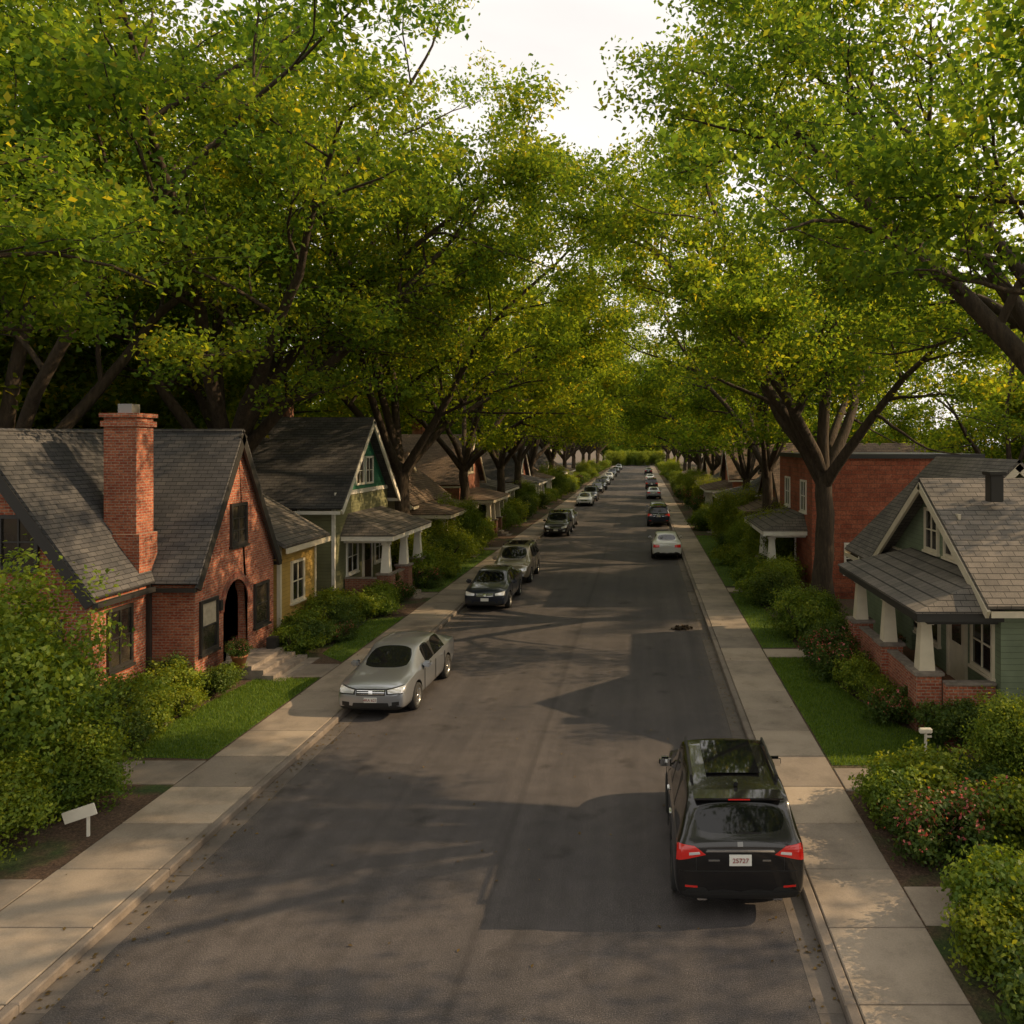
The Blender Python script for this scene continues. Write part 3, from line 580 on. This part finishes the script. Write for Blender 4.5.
def bungalow(name,xf,sg,y0,y1,wm,rm,tm,style,ze=3.4,zr=6.6,brick=BRICK2,dep=9,porch=True):
    b=Bld(name,xf,sg,0); L=y1-y0
    if style=='u': b.gable_u(-dep,0,y0,y1,0,ze,zr,wm,rm,tm,.45)
    else: b.gable_v(-dep,0,y0,y1,0,ze,zr,wm,rm,tm,.45)
    ym=(y0+y1)/2
    if style=='u':
        b.win_u(0,ym-.9,ym-.1,ze+.5,ze+1.5,tm,(2,1)); b.win_u(0,ym+.1,ym+.9,ze+.5,ze+1.5,tm,(2,1))
    else:
        b.gable_u(-dep/2+.3,-1.3,ym-1.2,ym+1.2,ze+.6,ze+1.7,ze+2.6,wm,rm,tm,.25); b.win_u(-1.3,ym-.6,ym+.6,ze+1.0,ze+1.75,tm,(3,1))
    b.win_u(0,y0+.8,y0+2.2,1.3,2.6,tm,(3,1)); b.door(0,ym-.5,ym+.5,.6,2.65,DARKBR,tm); b.win_u(0,y1-2.2,y1-.8,1.3,2.6,tm,(3,1))
    for uu in (-2.5,-5.5): b.win_v(y0,uu,uu+1,1.3,2.6,tm,(2,1))
    if porch:
        b.porch(0,2.1,y0+.4,y1-.4,.58,2.95,3.6,[y0+.8,ym-1.0,ym+1.0,y1-.8],tm if tm is not DARKTRIM else CREAM,brick,rm,tm,rail='gap'); b.steps(2.17,ym-.6,ym+.6,.58,3)
    b.chimney(-dep*.55,-dep*.55+.8,y1-1.6,y1-.8,ze,zr+1.1,BRICK)
    return b
bungalow('tan_bungalow',-13.2,1,45,53,TAN,ROOF2,CREAM,'v',3.8,7.4)
bungalow('brick_bungalow',-13.0,1,57,64,BRICK,ROOF2,CREAM,'u',4.4,7.6)
bungalow('grey_bungalow',-14.2,1,69,77,GREY,ROOFG,WHITE,'v',3.2,5.8)
bungalow('brick_bungalow',-13.0,1,82,90,BRICK,ROOF,WHITE,'u')
bungalow('olive_bungalow',-13.2,1,95,103,OLIVE,ROOF2,WHITE,'v'); bungalow('tan_bungalow',-13.2,1,108,116,TAN,ROOF,WHITE,'u'); bungalow('grey_bungalow',-13.2,1,122,130,GREY,ROOF2,WHITE,'v')
G=Bld('green_bungalow',8.3,-1,0)
G.gable_u(-8,0,18.5,26.5,0,3.45,5.85,SAGE,ROOFG,CREAM,.5)
G.gable_v(-6.2,.15,24.2,30.0,0,3.3,6.35,SAGE,ROOFG,CREAM,.45,um=-2.9)
G.win_u(0,20.9,21.8,3.95,5.0,CREAM,(2,1),sill=True); G.win_u(0,22.4,23.3,3.95,5.0,CREAM,(2,1),sill=True)
G.box('gable_belt',.0,.06,18.6,26.4,3.42,3.58,CREAM)
G.door(0,20.5,21.5,.72,2.8,CREAM,CREAM); G.win_u(0,18.9,20.0,1.5,2.7,CREAM,(2,1)); G.win_u(0,22.3,24.2,1.4,2.7,CREAM,(3,1))
G.win_v(18.5,-2.2,-1.0,1.5,2.7,CREAM,(2,1)); G.win_v(18.5,-5,-3.6,1.5,2.7,CREAM,(2,1))
G.porch(0,1.7,18.6,25.2,.7,3.05,3.75,[19.2,22.0,24.8],CREAM,BRICK,ROOFG,DARKTRIM,rail=True)
G.box('roof_vent_base',-1.2,-.85,21.0,21.35,5.4,6.1,DARKTRIM,.02); G.box('roof_vent_cap',-1.26,-.79,20.94,21.41,6.101,6.2,DARKTRIM,.02)
for k in range(3):
    G.box('step',.3,1.5,18.6-.002-.33*(k+1),18.6-.002-.33*k-.002,0,.7-.17*(k+1),BRICK)
Tt=Bld('terracotta_house',7.5,-1,0)
Tt.box('walls',-7.5,0,35.3,43.5,0,6.3,BRICK3); Tt.box('parapet',-7.6,.1,35.2,43.6,6.3,6.5,DARKTRIM); 
Tt.win_u(0,36.5,37.6,3.9,5.2,WHITE,(2,1)); Tt.win_u(0,40.5,41.6,3.9,5.2,WHITE,(2,1)); Tt.win_v(35.3,-2.6,-1.5,1.3,2.5,WHITE,(2,1)); Tt.door(0,39,40,.6,2.7,DARKBR,WHITE)
Tt.porch(0,1.7,36.5,42.5,.6,3.0,3.7,[36.9,39.5,42.1],WHITE,BRICK2,ROOFG,WHITE,rail='gap')
bungalow('brick_bungalow',8.4,-1,47,54.5,BRICK,ROOF2,DARKBR,'u',3.8,6.9); bungalow('tan_bungalow',8.2,-1,58.5,66,TAN,ROOF,WHITE,'v',3.2,6)
bungalow('red_bungalow',8.0,-1,70,77.5,TERRA,ROOF2,WHITE,'u',4.2,7.2); bungalow('grey_bungalow',8.2,-1,82,90,GREY,ROOF,WHITE,'v'); bungalow('brick_bungalow',8.2,-1,95,103,BRICK,ROOF2,WHITE,'u'); bungalow('tan_bungalow',8.2,-1,109,117,TAN,ROOF2,WHITE,'v')
# ------------------------------------------------------------ cars
def carpaint(name,col,metal=.5,rough=.28):
    m=M(name); m.b.inputs['Base Color'].default_value=(*col,1); m.b.inputs['Metallic'].default_value=metal; m.b.inputs['Roughness'].default_value=rough; m.b.inputs['Coat Weight'].default_value=1; m.b.inputs['Coat Roughness'].default_value=.04
    return m.m
PBLACK=carpaint('black_car_paint',(.006,.006,.007),.2,.25); PSILV=carpaint('silver_car_paint',(.36,.385,.43),.8,.32); PWHITE=carpaint('white_car_paint',(.7,.7,.68),0,.3); PDARK=carpaint('dark_blue_car_paint',(.012,.018,.034),.4); PTAN=carpaint('beige_car_paint',(.3,.26,.2),.7)
CGLASS=simple('car_glass',(.006,.007,.008),.03,0,spec=.5); BLK=simple('black_plastic',(.012,.012,.012),.5); RUB=simple('tyre_rubber',(.018,.018,.018),.85); RIM=simple('alloy_rim',(.5,.5,.5),.25,.9); CHR=simple('chrome',(.75,.75,.75),.12,1)
LAMP=simple('headlight_lens',(.65,.66,.68),.08,.3,spec=.8,coat=1)
m=M('taillight_lens'); m.b.inputs['Base Color'].default_value=(.38,.01,.008,1); m.b.inputs['Roughness'].default_value=.12; m.b.inputs['Coat Weight'].default_value=1; m.b.inputs['Emission Color'].default_value=(1,.03,.015,1); m.b.inputs['Emission Strength'].default_value=.08; TAIL=m.m
PLATE=simple('plate_white',(.7,.69,.64),.4); INK=simple('plate_ink',(.25,.03,.03),.5)
def lathe(name,prof,seg,mat,bm_mats=None):
    V=[];F=[];n=len(prof)
    for k in range(seg):
        a=2*math.pi*k/seg
        for (x,r_) in prof: V.append((x,r_*math.cos(a),r_*math.sin(a)))
    for k in range(seg):
        k2=(k+1)%seg
        for i in range(n-1): F.append((k*n+i,k2*n+i,k2*n+i+1,k*n+i+1))
    return mesh(name,V,F,mat,smooth=True)
def wheel_meshes(r):
    w2=.11; ri=r*.68
    tyre=lathe('tyre',[(-w2*.8,ri),(-w2,ri+.02),(-w2,r-.03),(-w2*.8,r-.006),(0,r),(w2*.8,r-.006),(w2,r-.03),(w2,ri+.02),(w2*.8,ri)],36,RUB)
    rim=lathe('rim',[(w2*.85,ri+.005),(w2*.9,ri-.012),(w2*.35,ri-.03),(-w2*.4,ri-.035)],36,RIM)
    disc=lathe('brake_disc',[(-.02,ri-.03),(-.02,.0001)],24,BLK)
    V=[];F=[]
    for k in range(5):
        a=2*math.pi*k/5
        for (rad,wd,x) in ((.03,.035,w2*.75),(ri-.015,.05,w2*.72)):
            for sgn in (-1,1):
                for dx in (0,-.03):
                    y=rad*math.cos(a)-sgn*wd*math.sin(a); z=rad*math.sin(a)+sgn*wd*math.cos(a); V.append((x+dx,y,z))
        b=k*8; F+=[(b,b+2,b+6,b+4),(b+1,b+5,b+7,b+3),(b,b+4,b+5,b+1),(b+2,b+3,b+7,b+6)]
    sp=mesh('spokes',V,F,RIM); hub=lathe('hub',[(w2*.8,.0001),(w2*.8,.05),(w2*.4,.06)],16,RIM)
    return [('tyre',tyre),('rim',rim),('brake_disc',disc),('spokes',sp),('hub',hub)]
def build_car(kind):
    S={'sedan':dict(L=4.75,r=.34,wy=(1.42,-1.36),st=[
        (-2.37,.70,.42,.80,.86,.60),(-2.33,.84,.30,.98,1.04,.68),(-2.15,.90,.25,1.04,1.11,.70),(-1.80,.91,.22,1.04,1.13,.68),(-1.15,.915,.21,1.02,1.42,.60),(-.90,.915,.2,1.01,1.465,.62),
        (-.18,.915,.2,.99,1.50,.64),(-.08,.915,.2,.99,1.50,.64),(.42,.915,.2,.97,1.475,.64),(.56,.915,.2,.965,1.44,.63),(1.36,.91,.21,.95,1.03,.76),(1.90,.90,.22,.90,.985,.72),(2.18,.88,.22,.84,.915,.68),(2.32,.84,.24,.74,.80,.64),(2.37,.76,.30,.60,.66,.56)],
        cab=(3,10),rw=(3,4),ws=(9,10),pil=((6,7),)),
       'suv':dict(L=4.45,r=.36,wy=(1.33,-1.27),st=[
        (-2.22,.80,.44,.84,.90,.70),(-2.19,.91,.34,1.04,1.12,.80),(-2.13,.95,.30,1.14,1.24,.82),(-1.94,.96,.28,1.15,1.66,.75),(-1.74,.965,.27,1.14,1.73,.74),
        (-.94,.965,.26,1.11,1.755,.74),(-.84,.965,.26,1.11,1.755,.74),(-.04,.965,.26,1.08,1.75,.74),(.06,.965,.26,1.08,1.75,.74),(.34,.965,.26,1.07,1.72,.73),(.46,.965,.26,1.07,1.69,.72),(1.15,.96,.27,1.04,1.13,.80),(1.76,.94,.28,.98,1.06,.74),(2.05,.89,.28,.88,.96,.68),(2.18,.80,.30,.70,.78,.6),(2.22,.70,.38,.58,.62,.52)],
        cab=(2,11),rw=(2,3),ws=(10,11),pil=((5,6),(7,8)))}[kind]
    st=S['st']; rear=st[0][0]
    V=[];
    def ring(y,w_,zb,be,tp,wt):
        return [(0,zb),(w_*.8,zb),(w_*.97,zb+.07),(w_,zb+.42*(be-zb)),(w_*.985,be-.10),(w_*.945,be),(wt,tp-.045),(wt*.88,tp-.004),(0,tp+.015)]
    NR=9; full=2*NR-2
    for s_ in st:
        r_=ring(*s_); pts=r_+[(-x,z) for x,z in r_[-2:0:-1]]
        for x,z in pts: V.append((x,s_[0],z))
    F=[];MI=[]
    ca,cb=S['cab']
    for i in range(len(st)-1):
        for k in range(full):
            k2=(k+1)%full; F.append((i*full+k,i*full+k2,(i+1)*full+k2,(i+1)*full+k))
            kk=k if k<NR-1 else full-1-k
            m_=0
            if kk==5 and i>=ca and i<cb:
                m_=1
                if (i,i+1) in S['pil']: m_=2
                if (i,i+1)==S['ws'] : m_=0
                if (i,i+1)==S['rw'] : m_=0
            if kk==7 and ((i,i+1)==S['rw'] or (i,i+1)==S['ws']): m_=1
            if kk in (0,): m_=2
            if kk==1: m_=2
            MI.append(m_)
    F.append(tuple(range(full-1,-1,-1))); MI.append(0)
    b=(len(st)-1)*full; F.append(tuple(b+k for k in range(full))); MI.append(0)
    me=mesh(kind+'_cage',V,F,None,recalc=False)
    for mm in (PBLACK,CGLASS,BLK): me.materials.append(mm)
    me.polygons.foreach_set('material_index',MI); me.polygons.foreach_set('use_smooth',[True]*len(F))
    bm=bmesh.new(); bm.from_mesh(me); bmesh.ops.recalc_face_normals(bm,faces=bm.faces)
    cl=bm.edges.layers.float.get('crease_edge') or bm.edges.layers.float.new('crease_edge')
    for e in bm.edges:
        fs=e.link_faces
        if len(fs)==2 and fs[0].material_index!=fs[1].material_index and 1 in (fs[0].material_index,fs[1].material_index): e[cl]=.75
    for e in bm.edges:
        ks=[v.index%full for v in e.verts]
        if ks[0]==ks[1] and ks[0] in (5,full-5): e[cl]=max(e[cl],.7)
        if ks[0]==ks[1] and ks[0] in (4,full-4): e[cl]=max(e[cl],.35)
    bm.to_mesh(me); bm.free()
    o=bpy.data.objects.new('tmp',me); COL.objects.link(o); md=o.modifiers.new('s','SUBSURF'); md.levels=3; md.render_levels=3
    cuts=[]
    for wy in S['wy']:
        for sx in (-1,1):
            bm=bmesh.new(); bmesh.ops.create_cone(bm,cap_ends=True,segments=40,radius1=S['r']+.055,radius2=S['r']+.055,depth=.5,matrix=Matrix.Translation((sx*.88,wy,S['r']+.01))@Matrix.Rotation(math.pi/2,4,'Y'))
            for f in bm.faces: f.material_index=2
            cm=bpy.data.meshes.new('cut'); bm.to_mesh(cm); bm.free()
            for mm in (PBLACK,CGLASS,BLK): cm.materials.append(mm)
            co=bpy.data.objects.new('cut',cm); COL.objects.link(co); cuts.append(co)
            bd=o.modifiers.new('b','BOOLEAN'); bd.operation='DIFFERENCE'; bd.object=co; bd.solver='EXACT'
    bpy.context.view_layer.update(); dg=bpy.context.evaluated_depsgraph_get()
    body=bpy.data.meshes.new_from_object(o.evaluated_get(dg)); body.name=kind+'_body'
    for c in cuts+[o]: bpy.data.objects.remove(c)
    bmx=bmesh.new(); bmx.from_mesh(body); tree=BVHTree.FromBMesh(bmx); bmx.free()
    parts=[('body',body,(0,0,0),0)]
    def patch(n,q,d,mat,off=.008,nx=10,nz=6,back=.05):
        G_=[];
        for j in range(nz+1):
            for i in range(nx+1):
                a=i/nx;b_=j/nz
                x=(q[0][0]*(1-a)+q[1][0]*a)*(1-b_)+(q[3][0]*(1-a)+q[2][0]*a)*b_; z=(q[0][1]*(1-a)+q[1][1]*a)*(1-b_)+(q[3][1]*(1-a)+q[2][1]*a)*b_
                h=tree.ray_cast(Vector((x,d*5,z)),Vector((0,-d,0)))[0]
                y=(h.y if h and h.y*d>1.2 else d*1.95); G_.append((x,y+d*off,z))
        n1=len(G_); G2=G_+[(x*1.0,y-d*back,z) for x,y,z in G_]
        F=[];id=lambda i,j:j*(nx+1)+i
        for j in range(nz):
            for i in range(nx): F.append((id(i,j),id(i+1,j),id(i+1,j+1),id(i,j+1)))
        for i in range(nx):
            for j in (0,nz): F.append((id(i,j),id(i+1,j),n1+id(i+1,j),n1+id(i,j)))
        for j in range(nz):
            for i in (0,nx): F.append((id(i,j),id(i,j+1),n1+id(i,j+1),n1+id(i,j)))
        mm=mesh(n,G2,F,mat); parts.append((n,mm,(0,0,0),0))
    def pbox(n,x0,x1,y0,y1,z0,z1,mat,bv=.01):
        mm=mesh(n,bxv(x0,x1,y0,y1,z0,z1),BF,mat)
        if bv:
            bm=bmesh.new(); bm.from_mesh(mm); bmesh.ops.bevel(bm,geom=bm.edges[:],offset=bv,segments=2,affect='EDGES'); bm.to_mesh(mm); bm.free()
        parts.append((n,mm,(0,0,0),0))
    def hity(x,z,d):
        h=tree.ray_cast(Vector((x,d*5,z)),Vector((0,-d,0)))[0]; return h.y if h else d*2.2
    for sx in (-1,1):
        def mx(q): return q if sx>0 else [(-q[1][0],q[1][1]),(-q[0][0],q[0][1]),(-q[3][0],q[3][1]),(-q[2][0],q[2][1])]
        if kind=='suv':
            patch('taillight',mx([(.50,.99),(.925,.90),(.91,1.13),(.66,1.10)]),-1,TAIL,.012)
            patch('reverse_light',mx([(.58,1.0),(.74,.985),(.74,1.02),(.59,1.03)]),-1,LAMP,.018)
            patch('headlight',mx([(.42,.66),(.80,.72),(.80,.88),(.42,.78)]),1,LAMP,.01)
            patch('rear_reflector',mx([(.62,.52),(.80,.53),(.80,.555),(.62,.545)]),-1,TAIL,.008,6,2)
            patch('fog_light',mx([(.52,.42),(.68,.44),(.68,.54),(.52,.52)]),1,LAMP,.008)
            pbox('roof_rail',sx*.66-.02,sx*.66+.02,-1.4,.2,1.775,1.81,BLK,.008); pbox('roof_rail_foot',sx*.66-.02,sx*.66+.02,-1.4,-1.28,1.70,1.776,BLK,.004); pbox('roof_rail_foot',sx*.66-.02,sx*.66+.02,.08,.2,1.70,1.776,BLK,.004)
            pbox('exhaust',sx*.55-.07,sx*.55+.07,-2.16,-2.0,.30,.36,CHR,.01)
            mz=1.13;mxx=1.0;my=.85
        else:
            patch('headlight_surround',mx([(.40,.64),(.83,.66),(.84,.86),(.38,.78)]),1,BLK,.004); patch('headlight',mx([(.44,.67),(.80,.69),(.81,.835),(.42,.755)]),1,LAMP,.012)
            patch('taillight',mx([(.44,.78),(.83,.76),(.81,.95),(.46,.92)]),-1,TAIL,.01)
            patch('fog_light',mx([(.54,.36),(.72,.38),(.72,.48),(.54,.46)]),1,BLK,.008,6,4)
            mz=1.02;mxx=.98;my=.86
        pbox('mirror',sx*mxx-.11,sx*mxx+.11,my-.07,my+.07,mz-.08,mz+.09,PBLACK,.045); pbox('mirror_arm',sx*(mxx-.13)-.05,sx*(mxx-.13)+.05,my-.03,my+.03,mz-.09,mz-.04,BLK,.01)
        pbox('mirror_glass',sx*mxx-.09,sx*mxx+.09,my-.078,my-.068,mz-.06,mz+.07,CHR,0)
        for hy in ((-.75,.25) if kind=='sedan' else (-.70,.20)):
            xh=S['st'][6][1]; zh=.84 if kind=='sedan' else .92; pbox('door_handle',sx*xh-.012,sx*xh+.018,hy-.09,hy+.09,zh,zh+.03,CHR if kind=='suv' else PBLACK,.008)
        for dy in ((-1.02,-.13,.86) if kind=='sedan' else (-.95,.02,.92)):
            pbox('door_gap',sx*S['st'][6][1]-.01,sx*S['st'][6][1]+.002,dy-.006,dy+.006,.36,.9 if kind=='sedan' else 1.0,BLK,0)
    if kind=='suv':
        patch('plate',[(-.16,.84),(.16,.84),(.16,.99),(-.16,.99)],-1,PLATE,.02,2,2); patch('tailgate_trim',[(-.50,1.03),(.50,1.03),(.48,1.055),(-.48,1.055)],-1,CHR,.018,10,2)
        patch('lower_bumper',[(-.80,.36),(.80,.36),(.84,.46),(-.84,.46)],-1,BLK,.012,12,2); patch('bumper_seam',[(-.88,.75),(.88,.75),(.88,.765),(-.88,.765)],-1,BLK,.004,14,1)
        patch('tailgate_seam',[(-.64,.765),(-.63,.765),(-.63,.95),(-.64,.95)],-1,BLK,.004,1,4); patch('tailgate_seam',[(.63,.765),(.64,.765),(.64,.95),(.63,.95)],-1,BLK,.004,1,4)
        patch('badge',[(-.04,1.10),(.04,1.10),(.04,1.16),(-.04,1.16)],-1,METAL,.014,3,3); patch('lettering_strip',[(-.46,.90),(-.30,.90),(-.30,.92),(-.46,.92)],-1,CHR,.012,4,1); patch('lettering_strip',[(.32,.90),(.44,.90),(.44,.92),(.32,.92)],-1,CHR,.012,4,1)
        patch('grille',[(-.40,.60),(.40,.60),(.42,.80),(-.42,.80)],1,BLK,.01); 
        for k in range(3): patch('grille_bar',[(-.39,.64+k*.055),(.39,.64+k*.055),(.39,.655+k*.055),(-.39,.655+k*.055)],1,CHR,.018,10,1)
        patch('intake',[(-.45,.40),(.45,.40),(.42,.52),(-.42,.52)],1,BLK,.008); patch('front_plate',[(-.16,.46),(.16,.46),(.16,.58),(-.16,.58)],1,PLATE,.03,2,2)
        pbox('spoiler',-.66,.66,-2.04,-1.72,1.695,1.725,PBLACK,.012); pbox('brake_light',-.16,.16,-2.045,-2.035,1.70,1.715,TAIL,0)
        pbox('sunroof',-.42,.42,-1.25,.12,1.772,1.782,CGLASS,.004); pbox('wiper',-.05,.30,-2.16,-2.145,1.27,1.285,BLK,0)
        pbox('antenna',-.03,.03,-1.65,-1.52,1.745,1.80,PBLACK,.01)
    else:
        patch('grille',[(-.36,.62),(.36,.62),(.38,.78),(-.38,.78)],1,BLK,.008)
        for k in range(3): patch('grille_bar',[(-.35,.645+k*.045),(.35,.645+k*.045),(.35,.66+k*.045),(-.35,.66+k*.045)],1,CHR,.016,10,1)
        patch('badge',[(-.05,.66),(.05,.66),(.05,.75),(-.05,.75)],1,CHR,.024,3,3)
        patch('intake',[(-.48,.30),(.48,.30),(.44,.44),(-.44,.44)],1,BLK,.008); patch('front_plate',[(-.16,.45),(.16,.45),(.16,.57),(-.16,.57)],1,PLATE,.025,2,2)
        patch('plate',[(-.17,.72),(.17,.72),(.17,.87),(-.17,.87)],-1,PLATE,.02,2,2); patch('boot_trim',[(-.4,.91),(.4,.91),(.4,.93),(-.4,.93)],-1,CHR,.012,8,1); patch('lower_bumper',[(-.7,.34),(.7,.34),(.72,.42),(-.72,.42)],-1,BLK,.008,10,2)
    pl=parts; WM=wheel_meshes(S['r'])
    return dict(parts=pl,wheels=WM,r=S['r'],wy=S['wy'],kind=kind,plate=(-hity(0,.92 if kind=='suv' else .79,-1)+.02,.915 if kind=='suv' else .795),fplate=(hity(0,.5,1)+.025,.52 if kind=='suv' else .51))
CARS={k:build_car(k) for k in ('sedan','suv')}
paint_cache={}
def repaint(me,paint):
    if paint is PBLACK or me.materials.find(PBLACK.name)<0: return me
    key=(me.name,paint.name)
    if key not in paint_cache:
        m2=me.copy()
        for i,mm in enumerate(m2.materials):
            if mm==PBLACK: m2.materials[i]=paint
        paint_cache[key]=m2
    return paint_cache[key]
def place_car(kind,x,ycen,facing_away,paint,name,rot=0,text=None):
    c=CARS[kind]; e=empty(name,(x,ycen,.0)); e.rotation_euler=(0,0,math.radians((0 if facing_away else 180)+rot))
    for n,me,loc,_ in c['parts']: obj(n,repaint(me,paint),e)
    hw=.82 if kind=='sedan' else .86
    for wy in c['wy']:
        for sx in (-1,1):
            we=bpy.data.objects.new('wheel',None); COL.objects.link(we); we.parent=e; we.location=(sx*hw,wy,c['r']); we.rotation_euler=(0.3*wy,0,0 if sx>0 else math.pi)
            for n,me in c['wheels']: obj(n,me,we)
    if text:
        cu=bpy.data.curves.new('plate_text','FONT'); cu.body=text; cu.size=.095; cu.align_x='CENTER'; cu.align_y='CENTER'; cu.extrude=.002; cu.materials.append(INK)
        t=obj('plate_text',cu,e)
        if facing_away: t.location=(0,-c['plate'][0]-.012,c['plate'][1]); t.rotation_euler=(math.pi/2,0,0)
        else: t.location=(0,c['fplate'][0]+.006,c['fplate'][1]); t.rotation_euler=(math.pi/2,0,math.pi)
    return e
place_car('suv',1.42,13.75,True,PBLACK,'parked_suv',0,'25727')
place_car('sedan',-6.72,22.4,False,PSILV,'parked_sedan',-2,'4RA 621')
place_car('sedan',-6.5,35.4,False,PDARK,'parked_sedan'); place_car('suv',-6.5,41.6,False,PTAN,'parked_suv')
place_car('suv',-6.45,62,False,PBLACK,'parked_suv'); place_car('sedan',-6.5,68,False,PSILV,'parked_sedan')
place_car('sedan',-6.5,92,False,PWHITE,'parked_sedan'); place_car('suv',-6.4,100,False,PDARK,'parked_suv'); place_car('sedan',-6.5,116,False,PDARK,'parked_sedan'); place_car('suv',-6.4,124,False,PBLACK,'parked_suv')
place_car('sedan',-6.5,140,False,PSILV,'parked_sedan'); place_car('sedan',-6.5,158,False,PWHITE,'parked_sedan'); place_car('suv',-6.5,176,False,PDARK,'parked_suv'); place_car('sedan',-6.5,200,False,PDARK,'parked_sedan'); place_car('sedan',-6.5,225,False,PSILV,'parked_sedan')
place_car('sedan',1.5,50.2,True,PWHITE,'parked_sedan'); place_car('suv',1.4,69.5,True,PDARK,'parked_suv'); place_car('sedan',1.5,76.5,True,PSILV,'parked_sedan'); place_car('sedan',1.5,104,True,PSILV,'parked_sedan'); place_car('suv',1.5,125,True,PBLACK,'parked_suv'); place_car('sedan',1.5,150,True,PWHITE,'parked_sedan'); place_car('sedan',1.5,190,True,PDARK,'parked_sedan')
# ------------------------------------------------------------ small things
e=empty('yard_sign',(-9.62,13.9,.1)); box('post',e,-.02,.02,-.02,.02,0,.55,WHITE); 
b_=box('board',e,-.26,.26,-.05,-.022,.34,.54,WHITE); b_.rotation_euler=(0,math.radians(-16),0)
e.rotation_euler=(0,0,math.radians(10))
e=empty('path_light',(6.15,17.35,.1)); box('post',e,-.025,.025,-.025,.025,0,.55,WHITE); box('lamp_head',e,-.14,.14,-.05,.05,.55,.66,WHITE,.02); box('bracket',e,-.02,.13,-.015,.015,.46,.5,WHITE)
T=[([Vector((0,0,.03)),Vector((.25,.1,.09)),Vector((.5,.05,.04)),Vector((.75,.15,.05))],[.03,.04,.03,.01],6),([Vector((.25,.1,.08)),Vector((.35,.3,.14)),Vector((.5,.4,.03))],[.025,.02,.008],5)]
DRYL=leafmat('dry_leaves',[(0,(.05,.035,.012)),(1,(.17,.11,.035))],.2,1.2,0)
DEAD=leafmat('dead_leaves',[(0,(.012,.009,.006)),(1,(.035,.024,.012))],.1,1.0,0)
e=empty('fallen_branch',(1.15,29.8,0)); obj('twigs',tubes('twigs',T,BARK),e); obj('leaves',leaves('leaves',[(.15,.06,.07),(.3,.1,.07),(.55,.12,.06),(.45,.3,.06)],40,.07,.12,DEAD,3,.4),e)
rg=np.random.default_rng(8); n=2200
xs=np.where(rg.random(n)<.5,KL+np.abs(rg.normal(0,.35,n)),KR-np.abs(rg.normal(0,.25,n))); ys=rg.uniform(5,70,n)
k=rg.random(n)<.2; xs[k]=rg.uniform(KL-1.8,KR+1.5,k.sum()); zz=np.where((xs<KL)|(xs>KR),.135,.016)
lit=leaves('leaf_litter',np.stack([xs,ys,zz],1),1,.0001,.06,DRYL,4,.01,6)
obj('leaf_litter',lit)
